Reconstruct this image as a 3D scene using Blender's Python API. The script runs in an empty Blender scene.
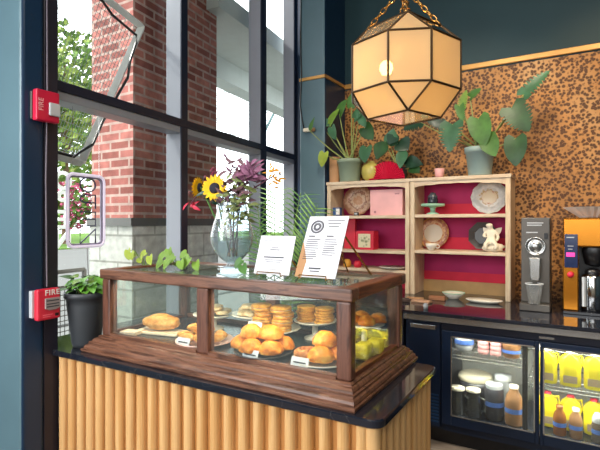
import bpy, bmesh, math, random
from mathutils import Vector, Matrix, noise
random.seed(7)
S = bpy.context.scene
COL = S.collection
PI = math.pi
R = math.radians

# ------------------------------------------------------------------ materials
def lin(h):
    h = h.lstrip('#')
    v = [int(h[i:i+2], 16)/255 for i in (0, 2, 4)]
    return tuple((x/12.92 if x <= .04045 else ((x+.055)/1.055)**2.4) for x in v) + (1.0,)

class NT:
    """small helper round a node tree"""
    def __init__(s, name):
        s.m = bpy.data.materials.new(name); s.m.use_nodes = True
        s.t = s.m.node_tree; s.t.nodes.clear()
        s.out = s.n('ShaderNodeOutputMaterial')
    def n(s, typ, **kw):
        nd = s.t.nodes.new(typ)
        for k, v in kw.items():
            if k.startswith('_'): setattr(nd, k[1:], v)
            else: nd.inputs[k.replace('__', ' ')].default_value = v
        return nd
    def l(s, a, b): s.t.links.new(a, b)
    def coord(s, kind='Object', scale=(1, 1, 1), rot=(0, 0, 0)):
        tc = s.n('ShaderNodeTexCoord'); mp = s.n('ShaderNodeMapping')
        mp.inputs['Scale'].default_value = scale; mp.inputs['Rotation'].default_value = rot
        s.l(tc.outputs[kind], mp.inputs['Vector']); return mp.outputs[0]
    def ramp(s, src, stops, interp='LINEAR'):
        r = s.n('ShaderNodeValToRGB'); r.color_ramp.interpolation = interp
        el = r.color_ramp.elements
        while len(el) < len(stops): el.new(.5)
        for e, (p, c) in zip(el, stops):
            e.position = p; e.color = lin(c) if isinstance(c, str) else c
        s.l(src, r.inputs[0]); return r.outputs[0]
    def bsdf(s, rough=.5, metal=0., spec=.5, **kw):
        b = s.n('ShaderNodeBsdfPrincipled'); b.inputs['Roughness'].default_value = rough
        b.inputs['Metallic'].default_value = metal; b.inputs['Specular IOR Level'].default_value = spec
        for k, v in kw.items(): b.inputs[k.replace('__', ' ')].default_value = v
        s.l(b.outputs[0], s.out.inputs[0]); return b
    def schlick(s, k=1.0):
        lw = s.n('ShaderNodeLayerWeight', Blend=.5); pw = s.n('ShaderNodeMath', _operation='POWER'); pw.inputs[1].default_value = 4.; s.l(lw.outputs['Facing'], pw.inputs[0])
        ma = s.n('ShaderNodeMath', _operation='MULTIPLY_ADD'); ma.inputs[1].default_value = .9*k; ma.inputs[2].default_value = .04*k; s.l(pw.outputs[0], ma.inputs[0]); return ma
    def bump(s, src, b, strength=.2, dist=.01):
        bp = s.n('ShaderNodeBump', Strength=strength, Distance=dist)
        s.l(src, bp.inputs['Height']); s.l(bp.outputs[0], b.inputs['Normal'])

_cache = {}
def plain(c, rough=.5, metal=0., spec=.5, var=.12, scale=9., emit=0., alpha_t=0.):
    key = (c, rough, metal, spec, var, scale, emit, alpha_t)
    if key in _cache: return _cache[key]
    N = NT('surface_' + c.strip('#')); b = N.bsdf(rough, metal, spec)
    nz = N.n('ShaderNodeTexNoise', Scale=scale, Detail=4.)
    N.l(N.coord(), nz.inputs['Vector'])
    L = lin(c)
    f = lambda k: tuple(min(1, x*k) for x in L[:3]) + (1,)
    col = N.ramp(nz.outputs[0], [(.25, f(1-var)), (.75, f(1+var))])
    N.l(col, b.inputs['Base Color'])
    if emit:
        N.l(col, b.inputs['Emission Color']); b.inputs['Emission Strength'].default_value = emit
    if alpha_t: b.inputs['Transmission Weight'].default_value = alpha_t
    _cache[key] = N.m; return N.m

def wood(name, dark, light, axis, rough=.38, scale=7., stretch=.1, spec=.5):
    N = NT(name); b = N.bsdf(rough, 0, spec)
    sc = [scale, scale, scale]; sc[axis] *= stretch
    v = N.coord('Object', sc)
    nz = N.n('ShaderNodeTexNoise', Scale=5., Detail=8., Roughness=.62, Distortion=.35); N.l(v, nz.inputs['Vector'])
    N.l(N.ramp(nz.outputs[0], [(.3, dark), (.48, light), (.58, dark), (.75, light)]), b.inputs['Base Color'])
    N.bump(nz.outputs[0], b, .12, .004); return N.m

def thin_glass(name, tint='#ffffff', refl=1.0, haze=0., haze_col='#ffffff'):
    N = NT(name)
    tr = N.n('ShaderNodeBsdfTransparent', Color=lin(tint)); gl = N.n('ShaderNodeBsdfGlossy', Roughness=.02)
    mu = N.schlick(refl)
    mx = N.n('ShaderNodeMixShader'); N.l(mu.outputs[0], mx.inputs[0]); N.l(tr.outputs[0], mx.inputs[1]); N.l(gl.outputs[0], mx.inputs[2])
    last = mx
    if haze:
        df = N.n('ShaderNodeBsdfDiffuse', Color=lin(haze_col)); m2 = N.n('ShaderNodeMixShader', Fac=haze)
        N.l(mx.outputs[0], m2.inputs[1]); N.l(df.outputs[0], m2.inputs[2]); last = m2
    N.l(last.outputs[0], N.out.inputs[0]); return N.m

def leopard():
    N = NT('leopard_wallpaper'); b = N.bsdf(.55, 0, .35)
    v = N.coord('Object')
    dn = N.n('ShaderNodeTexNoise', Scale=34., Detail=2.); N.l(v, dn.inputs['Vector'])
    sub = N.n('ShaderNodeVectorMath', _operation='SUBTRACT'); sub.inputs[1].default_value = (.5, .5, .5); N.l(dn.outputs['Color'], sub.inputs[0])
    scl = N.n('ShaderNodeVectorMath', _operation='SCALE'); scl.inputs['Scale'].default_value = .024; N.l(sub.outputs[0], scl.inputs[0])
    add = N.n('ShaderNodeVectorMath', _operation='ADD'); N.l(v, add.inputs[0]); N.l(scl.outputs[0], add.inputs[1])
    vo = N.n('ShaderNodeTexVoronoi', Scale=38., Randomness=.95); N.l(add.outputs[0], vo.inputs['Vector'])
    big = N.n('ShaderNodeTexNoise', Scale=2.2, Detail=3.); N.l(v, big.inputs['Vector'])
    base = N.ramp(big.outputs[0], [(.3, '#96683a'), (.5, '#bd8448'), (.7, '#cb9c66')])
    spot = N.ramp(vo.outputs['Distance'], [(.0, '#8a5a30'), (.12, '#6a4022'), (.24, '#54341c'), (.6, '#5c3a20')])
    mask = N.ramp(vo.outputs['Distance'], [(.36, '#ffffff'), (.62, '#000000')])
    mx = N.n('ShaderNodeMix', _data_type='RGBA'); N.l(mask, mx.inputs[0]); N.l(base, mx.inputs[6]); N.l(spot, mx.inputs[7])
    N.l(mx.outputs[2], b.inputs['Base Color']); return N.m

def brick(name, c1, c2, mortar, w, h, side=False, rough=.85, msize=.010):
    N = NT(name); b = N.bsdf(rough, 0, .2)
    tc = N.n('ShaderNodeTexCoord'); sp = N.n('ShaderNodeSeparateXYZ'); cb = N.n('ShaderNodeCombineXYZ')
    N.l(tc.outputs['Object'], sp.inputs[0]); N.l(sp.outputs[1 if side else 0], cb.inputs[0]); N.l(sp.outputs[2], cb.inputs[1]); v = cb.outputs[0]
    bt = N.n('ShaderNodeTexBrick', Color1=lin(c1), Color2=lin(c2), Mortar=lin(mortar), Scale=1., Mortar__Size=msize, Brick__Width=w, Row__Height=h, Bias=-.1)
    N.l(v, bt.inputs['Vector'])
    nz = N.n('ShaderNodeTexNoise', Scale=14., Detail=5.); N.l(v, nz.inputs['Vector'])
    mx = N.n('ShaderNodeMix', _data_type='RGBA', _blend_type='MULTIPLY'); mx.inputs[0].default_value = .5
    N.l(bt.outputs[0], mx.inputs[6]); N.l(N.ramp(nz.outputs[0], [(.3, '#909090'), (.7, '#ffffff')]), mx.inputs[7])
    N.l(mx.outputs[2], b.inputs['Base Color']); N.bump(bt.outputs[1], b, -.5, .006); return N.m

TEAL = '#2a5168'
M = dict(
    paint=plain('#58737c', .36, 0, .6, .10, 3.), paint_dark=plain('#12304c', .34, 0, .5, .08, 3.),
    teal_wall=plain('#1f3a3f', .6, 0, .4, .15, 1.5), ceil=plain('#1c3a40', .6), jamb=plain('#2a2733', .4, .2),
    alu_dark=plain('#262c40', .32, .1, .5, .1), alu=plain('#989ca6', .35, .0, .5, .05, 4.),
    gold_trim=plain('#cf9a52', .35, .25), white=plain('#f1efe9', .5), paper=plain('#dfdfe6', .6, 0, .2, .02), ink=plain('#3a3a40', .7),
    steel=plain('#b9b9b8', .25, .9, .5, .05), chrome=plain('#d6d6d6', .12, 1.), darksteel=plain('#5a5652', .42, .45, .5, .06),
    brass=plain('#b8894a', .25, .9), gold=plain('#b87624', .25, .85, .5, .06, 3.), black=plain('#141417', .35), blackgloss=plain('#15161c', .08, 0, .6, .1),
    red=plain('#c4123a', .4), redbox=plain('#d3243c', .45), redlight=plain('#ec6a7a', .45), alarm_side=plain('#e8707c', .45), magenta=plain('#8c1048', .6),
    cabinet=plain('#0b1b32', .35, .1, .5, .08), cabin_edge=plain('#1d3a5c', .3, .2),
    green1=plain('#467030', .45, 0, .4, .35, 14), green2=plain('#274c22', .4, 0, .5, .35, 14), green3=plain('#6f9034', .45, 0, .4, .3, 14),
    green4=plain('#203e2c', .35, 0, .5, .35, 14), green5=plain('#3a6644', .4, 0, .5, .3, 12), lime=plain('#93a438', .5, 0, .4, .25, 12), stem=plain('#8f9a58', .5), stemdark=plain('#5a3340', .6),
    sagepot=plain('#8f9d86', .5, 0, .4, .06), greypot=plain('#93a8a4', .5, 0, .4, .06), blackpot=plain('#34383c', .5), soil=plain('#3a2a1e', .9),
    kraft=plain('#b78a62', .8), yellowvase=plain('#c2b25a', .3, 0, .5, .3, 8), pink=plain('#f0b4b2', .5, 0, .3, .08), mint=plain('#9cc8ac', .35), cream=plain('#efe3cc', .45, 0, .4, .05),
    petal=plain('#f4bf1c', .5, 0, .3, .2, 25), seed=plain('#1e1c2c', .8), burgundy=plain('#6d1a34', .6, 0, .3, .3, 20), mauve=plain('#93607c', .6, 0, .3, .3, 20), orange=plain('#d99a34', .6),
    floor_case=plain('#2a2a2e', .25), plateW=plain('#e9e2d4', .3, 0, .5, .04), platedark=plain('#4c4846', .35), pinkplate=plain('#e3bdb0', .35),
    tape=plain('#5a86e0', .6), amber=plain('#9a5a1e', .25, 0, .6, .15), darkliq=plain('#3c3c44', .2, 0, .6), clearish=plain('#b9bcc0', .25, 0, .5, .05), jug=plain('#f4e01c', .4, 0, .5, .12, 7), juglabel=plain('#b79f84', .6),
    caramel=plain('#a87850', .35, 0, .5, .2), asphalt=plain('#636361', .9, 0, .2, .05, 2), lawn=plain('#52702a', .95, 0, .1, .3, 3.), concrete=plain('#6c6c69', .9, 0, .2, .06, 3), pink_flower=plain('#a85068', .7, 0, .2, .3, 20),
    bark=plain('#6a5340', .9), soffit=plain('#ccd4cf', .8, 0, .2, .04), frost=plain('#eceff0', .4),
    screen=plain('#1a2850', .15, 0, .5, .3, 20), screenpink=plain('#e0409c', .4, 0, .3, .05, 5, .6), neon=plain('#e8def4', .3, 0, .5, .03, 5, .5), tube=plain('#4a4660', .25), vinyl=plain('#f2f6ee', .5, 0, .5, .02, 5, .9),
)
M['wood_x'] = wood('walnut_along', '#43281c', '#7c5440', 0); M['wood_y'] = wood('walnut_deep', '#4f2a1a', '#84492e', 1); M['wood_z'] = wood('walnut_upright', '#45291e', '#704838', 2)
M['oak'] = wood('pale_oak', '#cdb092', '#e2ccac', 2, .55, 6, .12, .3); M['oak_x'] = wood('pale_oak_board', '#d0b598', '#e4d0b4', 0, .55, 6, .12, .3)
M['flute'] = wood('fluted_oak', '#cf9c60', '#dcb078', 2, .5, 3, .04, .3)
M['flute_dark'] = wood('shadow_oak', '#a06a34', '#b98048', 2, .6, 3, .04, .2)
M['leopard'] = leopard()
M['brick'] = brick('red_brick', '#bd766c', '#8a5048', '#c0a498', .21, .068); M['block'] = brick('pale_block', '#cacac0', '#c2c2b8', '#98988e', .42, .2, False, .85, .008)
M['brick_side'] = brick('red_brick_side', '#d28c80', '#8c504a', '#d0b4aa', .21, .068, True); M['block_side'] = brick('pale_block_side', '#fffff6', '#f8f8ee', '#cfcfc4', .42, .2, True, .85, .008)  # side colours paler, making up for the light missing on that face
M['glass'] = thin_glass('window_glass', '#f6fafa', .55); M['caseglass'] = thin_glass('case_glass', '#f2f6f4', .9, .03, '#dfe8e6')
M['topglass'] = thin_glass('case_top_glass', '#dfe9e4', .8, .10, '#b9cabc'); M['vaseglass'] = thin_glass('vase_glass', '#dfeaf0', 2.2, .10, '#e6f0f4'); M['water'] = thin_glass('vase_water', '#dfe8e4', .8, .10, '#dfe6e2')
M['fridgeglass'] = thin_glass('fridge_glass', '#e6eae6', .8, .02); M['clearplastic'] = thin_glass('clear_plastic', '#e8ebec', 1.2, .25, '#e8eaec')

def stone():
    N = NT('black_marble'); b = N.bsdf(.07, 0, .7)
    v = N.coord('Object', (2, 2, 2)); nz = N.n('ShaderNodeTexNoise', Scale=2.2, Detail=8., Distortion=1.2); N.l(v, nz.inputs['Vector'])
    N.l(N.ramp(nz.outputs[0], [(0, '#1c1f28'), (.496, '#1c1f28'), (.5, '#4e4c4a'), (.504, '#1c1f28'), (1, '#242833')]), b.inputs['Base Color']); return N.m
M['stone'] = stone()

def lamp_glass():
    N = NT('amber_lamp_glass')
    tl = N.n('ShaderNodeBsdfTranslucent', Color=lin('#e6c596')); df = N.n('ShaderNodeBsdfDiffuse', Color=lin('#cfc0a4')); gl = N.n('ShaderNodeBsdfGlossy', Roughness=.06); tr = N.n('ShaderNodeBsdfTransparent', Color=lin('#f3dcae'))
    m1 = N.n('ShaderNodeMixShader', Fac=.45); N.l(tl.outputs[0], m1.inputs[1]); N.l(df.outputs[0], m1.inputs[2])
    m0 = N.n('ShaderNodeMixShader', Fac=.20); N.l(m1.outputs[0], m0.inputs[1]); N.l(tr.outputs[0], m0.inputs[2])
    fr = N.schlick(1.6); m2 = N.n('ShaderNodeMixShader'); N.l(fr.outputs[0], m2.inputs[0]); N.l(m0.outputs[0], m2.inputs[1]); N.l(gl.outputs[0], m2.inputs[2])
    N.l(m2.outputs[0], N.out.inputs[0]); return N.m
M['lampglass'] = lamp_glass()

def bread(name, dark, mid, light, scale=30.):
    N = NT(name); b = N.bsdf(.45, 0, .4); v = N.coord('Object')
    nz = N.n('ShaderNodeTexNoise', Scale=scale, Detail=5., Roughness=.65); N.l(v, nz.inputs['Vector'])
    N.l(N.ramp(nz.outputs[0], [(.3, dark), (.5, mid), (.68, light)]), b.inputs['Base Color']); N.bump(nz.outputs[0], b, .8, .012); return N.m
M['bun'] = bread('golden_crust', '#a8500c', '#ea8a1a', '#fbc25c', 20.); M['cookie'] = bread('pale_cookie', '#a8845c', '#d8ba8c', '#efdcb8', 45.); M['waffle'] = bread('toasted_cake', '#a8641e', '#dc9a3c', '#f2c060', 55.)
M['loaf'] = bread('loaf_crust', '#9c5a1e', '#cf8f42', '#e8b878', 24.); M['wrap'] = bread('yellow_wrap', '#b8a01c', '#e2cc34', '#f4ea8a', 26.); M['donut'] = bread('donut_crust', '#8a4a22', '#b8703a', '#d69a62', 40.); M['scone'] = bread('scone_crust', '#a8641e', '#d8973c', '#f0cf8e', 30.)

def deco(name, stops):       # concentric pattern of a plate, in its own local xz plane, with petal shaped breaks
    N = NT(name); b = N.bsdf(.3)
    tc = N.n('ShaderNodeTexCoord'); ln = N.n('ShaderNodeVectorMath', _operation='LENGTH'); N.l(tc.outputs['Object'], ln.inputs[0])
    vo = N.n('ShaderNodeTexVoronoi', Scale=38.); N.l(tc.outputs['Object'], vo.inputs['Vector'])
    ad = N.n('ShaderNodeMath', _operation='MULTIPLY_ADD'); N.l(vo.outputs[0], ad.inputs[0]); ad.inputs[1].default_value = .05
    N.l(ln.outputs['Value'], ad.inputs[2]); ml = N.n('ShaderNodeMath', _operation='MULTIPLY'); N.l(ad.outputs[0], ml.inputs[0]); ml.inputs[1].default_value = 5.
    N.l(N.ramp(ml.outputs[0], stops), b.inputs['Base Color']); return N.m
M['deco1'] = deco('peach_plate', [(.05, '#e6c3a0'), (.3, '#d8a27c'), (.42, '#efd6b8'), (.55, '#a86c56'), (.62, '#e3c3a4'), (.8, '#b88264')])
M['deco2'] = deco('blossom_plate', [(.05, '#f2e6cc'), (.4, '#efdcbc'), (.5, '#c67a52'), (.6, '#e8c090'), (.72, '#b86a58'), (.85, '#e2b070')])
M['deco3'] = deco('white_plate', [(.05, '#e6cfa4'), (.3, '#f2ecdc'), (.4, '#c8a468'), (.5, '#e9e6df'), (.7, '#cfd0cc'), (.85, '#efece6')])
M['picture'] = deco('leaf_picture', [(.05, '#7d8a4e'), (.25, '#d9cfa6'), (.35, '#6a7444'), (.5, '#e3d8b4')])

def shelf_back():      # deep magenta above, bright red band along the foot of every bay (flat bands at set heights)
    N = NT('magenta_shelf_back'); b = N.bsdf(.6, 0, .3)
    N.l(N.ramp(N.n('ShaderNodeTexNoise', Scale=3.).outputs[0], [(.3, '#a81a58'), (.7, '#bd2664')]), b.inputs['Base Color']); return N.m
M['shelfback'] = shelf_back(); M['redband'] = plain('#e02c48', .6, 0, .3, .08)

def planks(name):
    N = NT(name); b = N.bsdf(.45, 0, .4); v = N.coord('Object', (1, 1, 1), (0, 0, 0))
    bt = N.n('ShaderNodeTexBrick', Color1=lin('#8a7a6c'), Color2=lin('#74665a'), Mortar=lin('#4a4038'), Scale=1., Mortar__Size=.003, Brick__Width=1.2, Row__Height=.14); N.l(v, bt.inputs['Vector'])
    nz = N.n('ShaderNodeTexNoise', Scale=6., Detail=6.); N.l(N.coord('Object', (1, 8, 1)), nz.inputs['Vector'])
    mx = N.n('ShaderNodeMix', _data_type='RGBA', _blend_type='MULTIPLY'); mx.inputs[0].default_value = .6
    N.l(bt.outputs[0], mx.inputs[6]); N.l(N.ramp(nz.outputs[0], [(.3, '#8a8a8a'), (.7, '#ffffff')]), mx.inputs[7]); N.l(mx.outputs[2], b.inputs['Base Color']); return N.m
M['floor'] = planks('plank_floor')

# ------------------------------------------------------------------ shapes
def box(bm, x0, x1, y0, y1, z0, z1):
    v = [bm.verts.new(p) for p in ((x0,y0,z0),(x1,y0,z0),(x1,y1,z0),(x0,y1,z0),(x0,y0,z1),(x1,y0,z1),(x1,y1,z1),(x0,y1,z1))]
    for f in ((3,2,1,0),(4,5,6,7),(0,1,5,4),(1,2,6,5),(2,3,7,6),(3,0,4,7)): bm.faces.new([v[i] for i in f])
    return v
def lathe(bm, prof, c=(0,0,0), seg=24, rot=None, wob=0, wobn=0):
    rings = []
    T = Matrix.Translation(c) @ (rot.to_4x4() if rot else Matrix.Identity(4))
    for r, z in prof:
        if r < 1e-5: rings.append([bm.verts.new(T @ Vector((0,0,z)))]); continue
        rings.append([bm.verts.new(T @ Vector((r*(1+wob*math.cos(wobn*2*PI*k/seg))*math.cos(2*PI*k/seg), r*(1+wob*math.cos(wobn*2*PI*k/seg))*math.sin(2*PI*k/seg), z))) for k in range(seg)])
    for a, b in zip(rings, rings[1:]):
        for k in range(seg):
            k2 = (k+1) % seg
            if len(a) == 1 and len(b) == 1: continue
            if len(a) == 1: bm.faces.new((a[0], b[k2], b[k]))
            elif len(b) == 1: bm.faces.new((a[k], a[k2], b[0]))
            else: bm.faces.new((a[k], a[k2], b[k2], b[k]))
def tube(bm, pts, r, seg=8, cap=True):
    pts = [Vector(p) for p in pts]; rings = []
    n = len(pts); up = Vector((0,0,1))
    for i, p in enumerate(pts):
        t = (pts[min(i+1,n-1)] - pts[max(i-1,0)]).normalized()
        a = t.cross(up)
        if a.length < .05: a = t.cross(Vector((1,0,0)))
        a.normalize(); b = t.cross(a).normalized()
        rr = r[i] if isinstance(r, (list, tuple)) else r
        rings.append([bm.verts.new(p + a*rr*math.cos(2*PI*k/seg) + b*rr*math.sin(2*PI*k/seg)) for k in range(seg)])
    for A, B in zip(rings, rings[1:]):
        for k in range(seg): bm.faces.new((A[k], A[(k+1)%seg], B[(k+1)%seg], B[k]))
    if cap: bm.faces.new(rings[0]); bm.faces.new(rings[-1])
def rings(bm, loops, cap=True):
    L = [[bm.verts.new(p) for p in lp] for lp in loops]
    for A, B in zip(L, L[1:]):
        for k in range(len(A)): bm.faces.new((A[k], A[(k+1)%len(A)], B[(k+1)%len(A)], B[k]))
    if cap: bm.faces.new(L[0][::-1]); bm.faces.new(L[-1])
def prism(bm, poly, y0, y1):        # polygon in xz, extruded along y
    rings(bm, [[(x, y0, z) for x, z in poly], [(x, y1, z) for x, z in poly]])
def prism_z(bm, poly, z0, z1):
    rings(bm, [[(x, y, z0) for x, y in poly], [(x, y, z1) for x, y in poly]])
def blob(bm, c, r, amp=.1, seed=0, sub=3, freq=1.8):
    g = bmesh.ops.create_icosphere(bm, subdivisions=sub, radius=1)
    o = Vector((seed*3.7, seed*1.3, seed*.7))
    for v in g['verts']:
        k = 1 + amp*noise.noise(v.co*freq + o)
        v.co = Vector((c[0]+v.co.x*r[0]*k, c[1]+v.co.y*r[1]*k, c[2]+v.co.z*r[2]*k))
def dome(bm, c, r, amp=.08, seed=0, freq=2.0, ridge=0):   # flat based bun
    g = bmesh.ops.create_icosphere(bm, subdivisions=3, radius=1); o = Vector((seed*3.7, seed*1.3, seed*.7))
    for v in g['verts']:
        k = 1 + amp*noise.noise(v.co*freq + o)
        if ridge: k += ridge*math.cos(9*math.atan2(v.co.y, v.co.x))*(1-abs(v.co.z))
        z = v.co.z
        z = z*1.35 if z > 0 else z*.35
        v.co = Vector((c[0]+v.co.x*r[0]*k, c[1]+v.co.y*r[1]*k, c[2]+(z+.33)/1.7*r[2]*(1+.3*amp*noise.noise(v.co*3+o))))
def torus(bm, c, R_, r_, rot=None, seg=24, seg2=10, amp=0, flat=1.):
    vs = []
    for i in range(seg):
        a = 2*PI*i/seg; rr = r_*(1+amp*noise.noise(Vector((math.cos(a)*2, math.sin(a)*2, 3.3))))
        row = []
        for j in range(seg2):
            b = 2*PI*j/seg2; p = Vector(((R_+rr*math.cos(b))*math.cos(a), (R_+rr*math.cos(b))*math.sin(a), rr*math.sin(b)*flat))
            if rot: p = rot @ p
            row.append(bm.verts.new(Vector(c)+p))
        vs.append(row)
    for i in range(seg):
        for j in range(seg2): bm.faces.new((vs[i][j], vs[(i+1)%seg][j], vs[(i+1)%seg][(j+1)%seg2], vs[i][(j+1)%seg2]))
PROF = dict(
    lance=[0,.35,.7,.92,1,.95,.8,.58,.32,.05], oval=[.1,.6,.88,1,.98,.9,.75,.55,.3,.03], heart=[.6,.95,1,1,.96,.88,.76,.58,.36,.03],
    blade=[.4,.8,1,1,.9,.75,.6,.42,.22,.02], petal=[.45,.7,.9,1,1,.95,.82,.6,.35,.05])
def leaf(bm, base, tip, w, hint=(0,-.6,.8), shape='oval', fold=.18, droop=.12, notch=0):
    base = Vector(base); tip = Vector(tip); a = tip-base; L = a.length; a.normalize(); h = Vector(hint)
    s = a.cross(h)
    if s.length < .05: s = a.cross(Vector((1,.2,0)))
    s.normalize(); nrm = s.cross(a).normalized()
    pr = PROF[shape]; rows = []
    if notch:
        pr2 = []
        for i in range(len(pr)*3-2):
            f = i/3; k = int(f); q = pr[k]+(pr[min(k+1,len(pr)-1)]-pr[k])*(f-k)
            if i % 3 == 2 and 3 < i < len(pr)*3-5: q *= 1-notch
            pr2.append(q)
        pr = pr2
    n = len(pr)
    for i, q in enumerate(pr):
        t = i/(n-1); back = -.16*L*(1-t)*(abs(t-0)<.12) if shape == 'heart' else 0
        p = base + a*(t*L) - nrm*(droop*L*t*t) + nrm*(droop*L*.3*t)
        hw = q*w/2
        rows.append([bm.verts.new(p + s*(-hw) + nrm*(fold*hw) + a*back), bm.verts.new(p), bm.verts.new(p + s*hw + nrm*(fold*hw) + a*back)])
    for A, B in zip(rows, rows[1:]):
        for k in (0, 1): bm.faces.new((A[k], A[k+1], B[k+1], B[k]))

# ------------------------------------------------------------------ objects
def B(): return bmesh.new()
def obj(name, bm, mat, parent=None, smooth=False, bevel=0, seg=2, label=None, world=True):
    bmesh.ops.recalc_face_normals(bm, faces=bm.faces)
    if parent is not None and world:                 # shapes given in the room's coordinates
        p = parent
        off = Vector(p['_at']) if '_at' in p else Vector()
        bmesh.ops.translate(bm, verts=bm.verts, vec=-off)
    me = bpy.data.meshes.new(name); bm.to_mesh(me); bm.free()
    o = bpy.data.objects.new(name, me); COL.objects.link(o)
    if parent is not None: o.parent = parent
    me.materials.append(M[mat] if isinstance(mat, str) else mat)
    if smooth:
        for p in me.polygons: p.use_smooth = True
    if bevel:
        md = o.modifiers.new('edge', 'BEVEL'); md.width = bevel; md.segments = seg; md.limit_method = 'ANGLE'
    if label: o['label'] = label
    return o
def thing(name, label, cat, loc=(0,0,0), rz=0, group=None):
    o = bpy.data.objects.new(name, None); o.empty_display_size = .05; COL.objects.link(o)
    o.location = loc; o.rotation_euler = (0, 0, rz); o['label'] = label; o['category'] = cat
    if group: o['group'] = group
    o['_at'] = loc
    return o
def tag(o, label, cat, group=None):
    o['label'] = label; o['category'] = cat
    if group: o['group'] = group
    return o
def struct(name, bm, mat, parent=None, **k):
    o = obj(name, bm, mat, parent, **k)
    if parent is None: o['kind'] = 'structure'
    return o
def place(o, loc, rz=0):            # a single mesh built round its own origin, set down at loc
    o.location = loc; o.rotation_euler = (0, 0, rz); return o
def sub(parent_part, name, bm, mat, **k):       # sub-part: same frame as its part
    o = obj(name, bm, mat, None, **k); o.parent = parent_part; return o
def subw(root, parent_part, name, bm, mat, **k):   # sub-part given in room coordinates
    bmesh.ops.translate(bm, verts=bm.verts, vec=-Vector(root['_at'])); return sub(parent_part, name, bm, mat, **k)
def dup(root, loc, rz=None, label=None, group=None):
    r = root.copy(); COL.objects.link(r); r.location = loc
    if rz is not None: r.rotation_euler = (0, 0, rz)
    if label: r['label'] = label
    if group: r['group'] = group
    for ch in list(root.children):
        c = ch.copy(); COL.objects.link(c); c.parent = r
        for g in ch.children:
            d = g.copy(); COL.objects.link(d); d.parent = c
    return r
def lettering(name, text, size, mat, parent, loc, rot, depth=.001, space=1.0, bold=0.):
    cu = bpy.data.curves.new(name, 'FONT'); cu.body = text; cu.size = size; cu.extrude = depth; cu.align_x = 'CENTER'; cu.align_y = 'CENTER'; cu.space_character = space
    cu.materials.append(M[mat]); cu.offset = bold
    tmp = bpy.data.objects.new(name, cu); me = bpy.data.meshes.new_from_object(tmp); bpy.data.objects.remove(tmp)
    o = bpy.data.objects.new(name, me); COL.objects.link(o)
    o.parent = parent; o.location = loc; o.rotation_euler = rot; return o

# ================================================================== THE SETTING
bm = B(); box(bm, -2.7, 2.6, -2.2, 4.3, -.08, 0); struct('floor', bm, 'floor')
bm = B(); box(bm, -2.9, 2.6, -2.2, 4.5, 4.3, 4.4); struct('ceiling', bm, 'ceil')
bm = B(); box(bm, -1.985, 2.6, 4.2, 4.3, 0, 2.80); struct('wall_back', bm, 'leopard')
bm = B(); box(bm, -1.985, 2.6, 4.2, 4.3, 2.80, 4.3); struct('wall_back_upper', bm, 'teal_wall')
bm = B(); box(bm, -1.985, 2.5, 4.18, 4.2, 2.81, 2.856); struct('trim_1', bm, 'gold_trim', bevel=.006)
bm = B(); box(bm, 2.5, 2.6, -2.2, 4.3, 0, 4.3); struct('wall_right', bm, 'teal_wall')
bm = B(); box(bm, -2.7, 2.6, -2.3, -2.2, 0, 4.3); struct('wall_front', bm, 'cream')
def two_tone(o):      # one paint; light put into colour: lit fronts paler, shaded sides darker
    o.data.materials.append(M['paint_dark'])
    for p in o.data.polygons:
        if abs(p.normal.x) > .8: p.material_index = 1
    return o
# the two painted columns either side of the window, and the wall running on from the near one
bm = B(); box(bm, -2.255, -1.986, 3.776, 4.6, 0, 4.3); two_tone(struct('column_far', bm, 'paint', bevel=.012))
bm = B(); box(bm, -2.255, -1.974, 3.764, 3.776, 2.82, 2.85); box(bm, -1.986, -1.974, 3.764, 4.2, 2.82, 2.85); struct('trim_2', bm, 'gold_trim', bevel=.003)
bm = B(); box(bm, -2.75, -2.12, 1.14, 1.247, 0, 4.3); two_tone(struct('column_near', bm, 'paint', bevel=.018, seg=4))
bm = B(); box(bm, -2.6, -2.124, 1.247, 1.316, 0, 4.3); struct('trim_3', bm, 'jamb', bevel=.004)
bm = B(); box(bm, -2.8, -2.7, -2.2, 1.2, 0, 4.3); struct('wall_left', bm, 'paint')
bm = B(); box(bm, -2.75, -2.255, 4.30, 4.6, 0, 4.3); struct('wall_window_end', bm, 'paint_dark')

# ---- window: its own frame runs along the glass, turned a little from the room
WROT = Matrix.Rotation(R(6.8), 4, 'Z')
W0 = Vector((-2.19, 1.37, 0))
WM = Matrix.Translation(W0) @ WROT      # local: +y along the window, +x into the room
win = bpy.data.objects.new('window_1', None); COL.objects.link(win); win.matrix_world = WM; win['kind'] = 'structure'
def wpart(name, bm, mat, **k):
    o = obj(name, bm, mat, None, **k); o.parent = win; return o
ML = [(-.14, -.05), (.926, .991), (2.04, 2.138), (2.752, 2.83)]
for a, b in ML:
    bm = B(); box(bm, -.125, -.004, a, b, .0, 4.3); mo = wpart('mullion', bm, 'alu', bevel=.003)  # mullion sides paler: the daylight falling on them is put into the colour
    bm = B(); box(bm, -.004, .004, a-.002, b+.002, .0, 4.3); sub(mo, 'mullion_cap', bm, 'alu_dark')
bm = B(); box(bm, -.13, .006, -.06, 2.83, 2.146, 2.196); wpart('transom', bm, 'alu_dark', bevel=.003)
bm = B(); box(bm, -.118, -.004, -.05, 2.83, 2.102, 2.1455); wpart('transom_foot', bm, 'alu', bevel=.002)  # pale strip stands for the lit underside of the transom
bm = B(); box(bm, -.13, .006, -.06, 2.83, .0, .12); wpart('bottom_rail', bm, 'alu_dark')
bm = B(); box(bm, -.13, .006, -.06, 2.83, 4.18, 4.3); wpart('head_rail', bm, 'alu_dark')
for (a, b) in ((0, .926), (.991, 2.04), (2.138, 2.752)):
    for z0, z1 in ((.12, 2.104), (2.196, 4.18)):
        bm = B(); bm.faces.new([bm.verts.new(p) for p in ((-.1, a, z0), (-.1, b, z0), (-.1, b, z1), (-.1, a, z1))]); wpart('pane', bm, 'glass')
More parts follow.
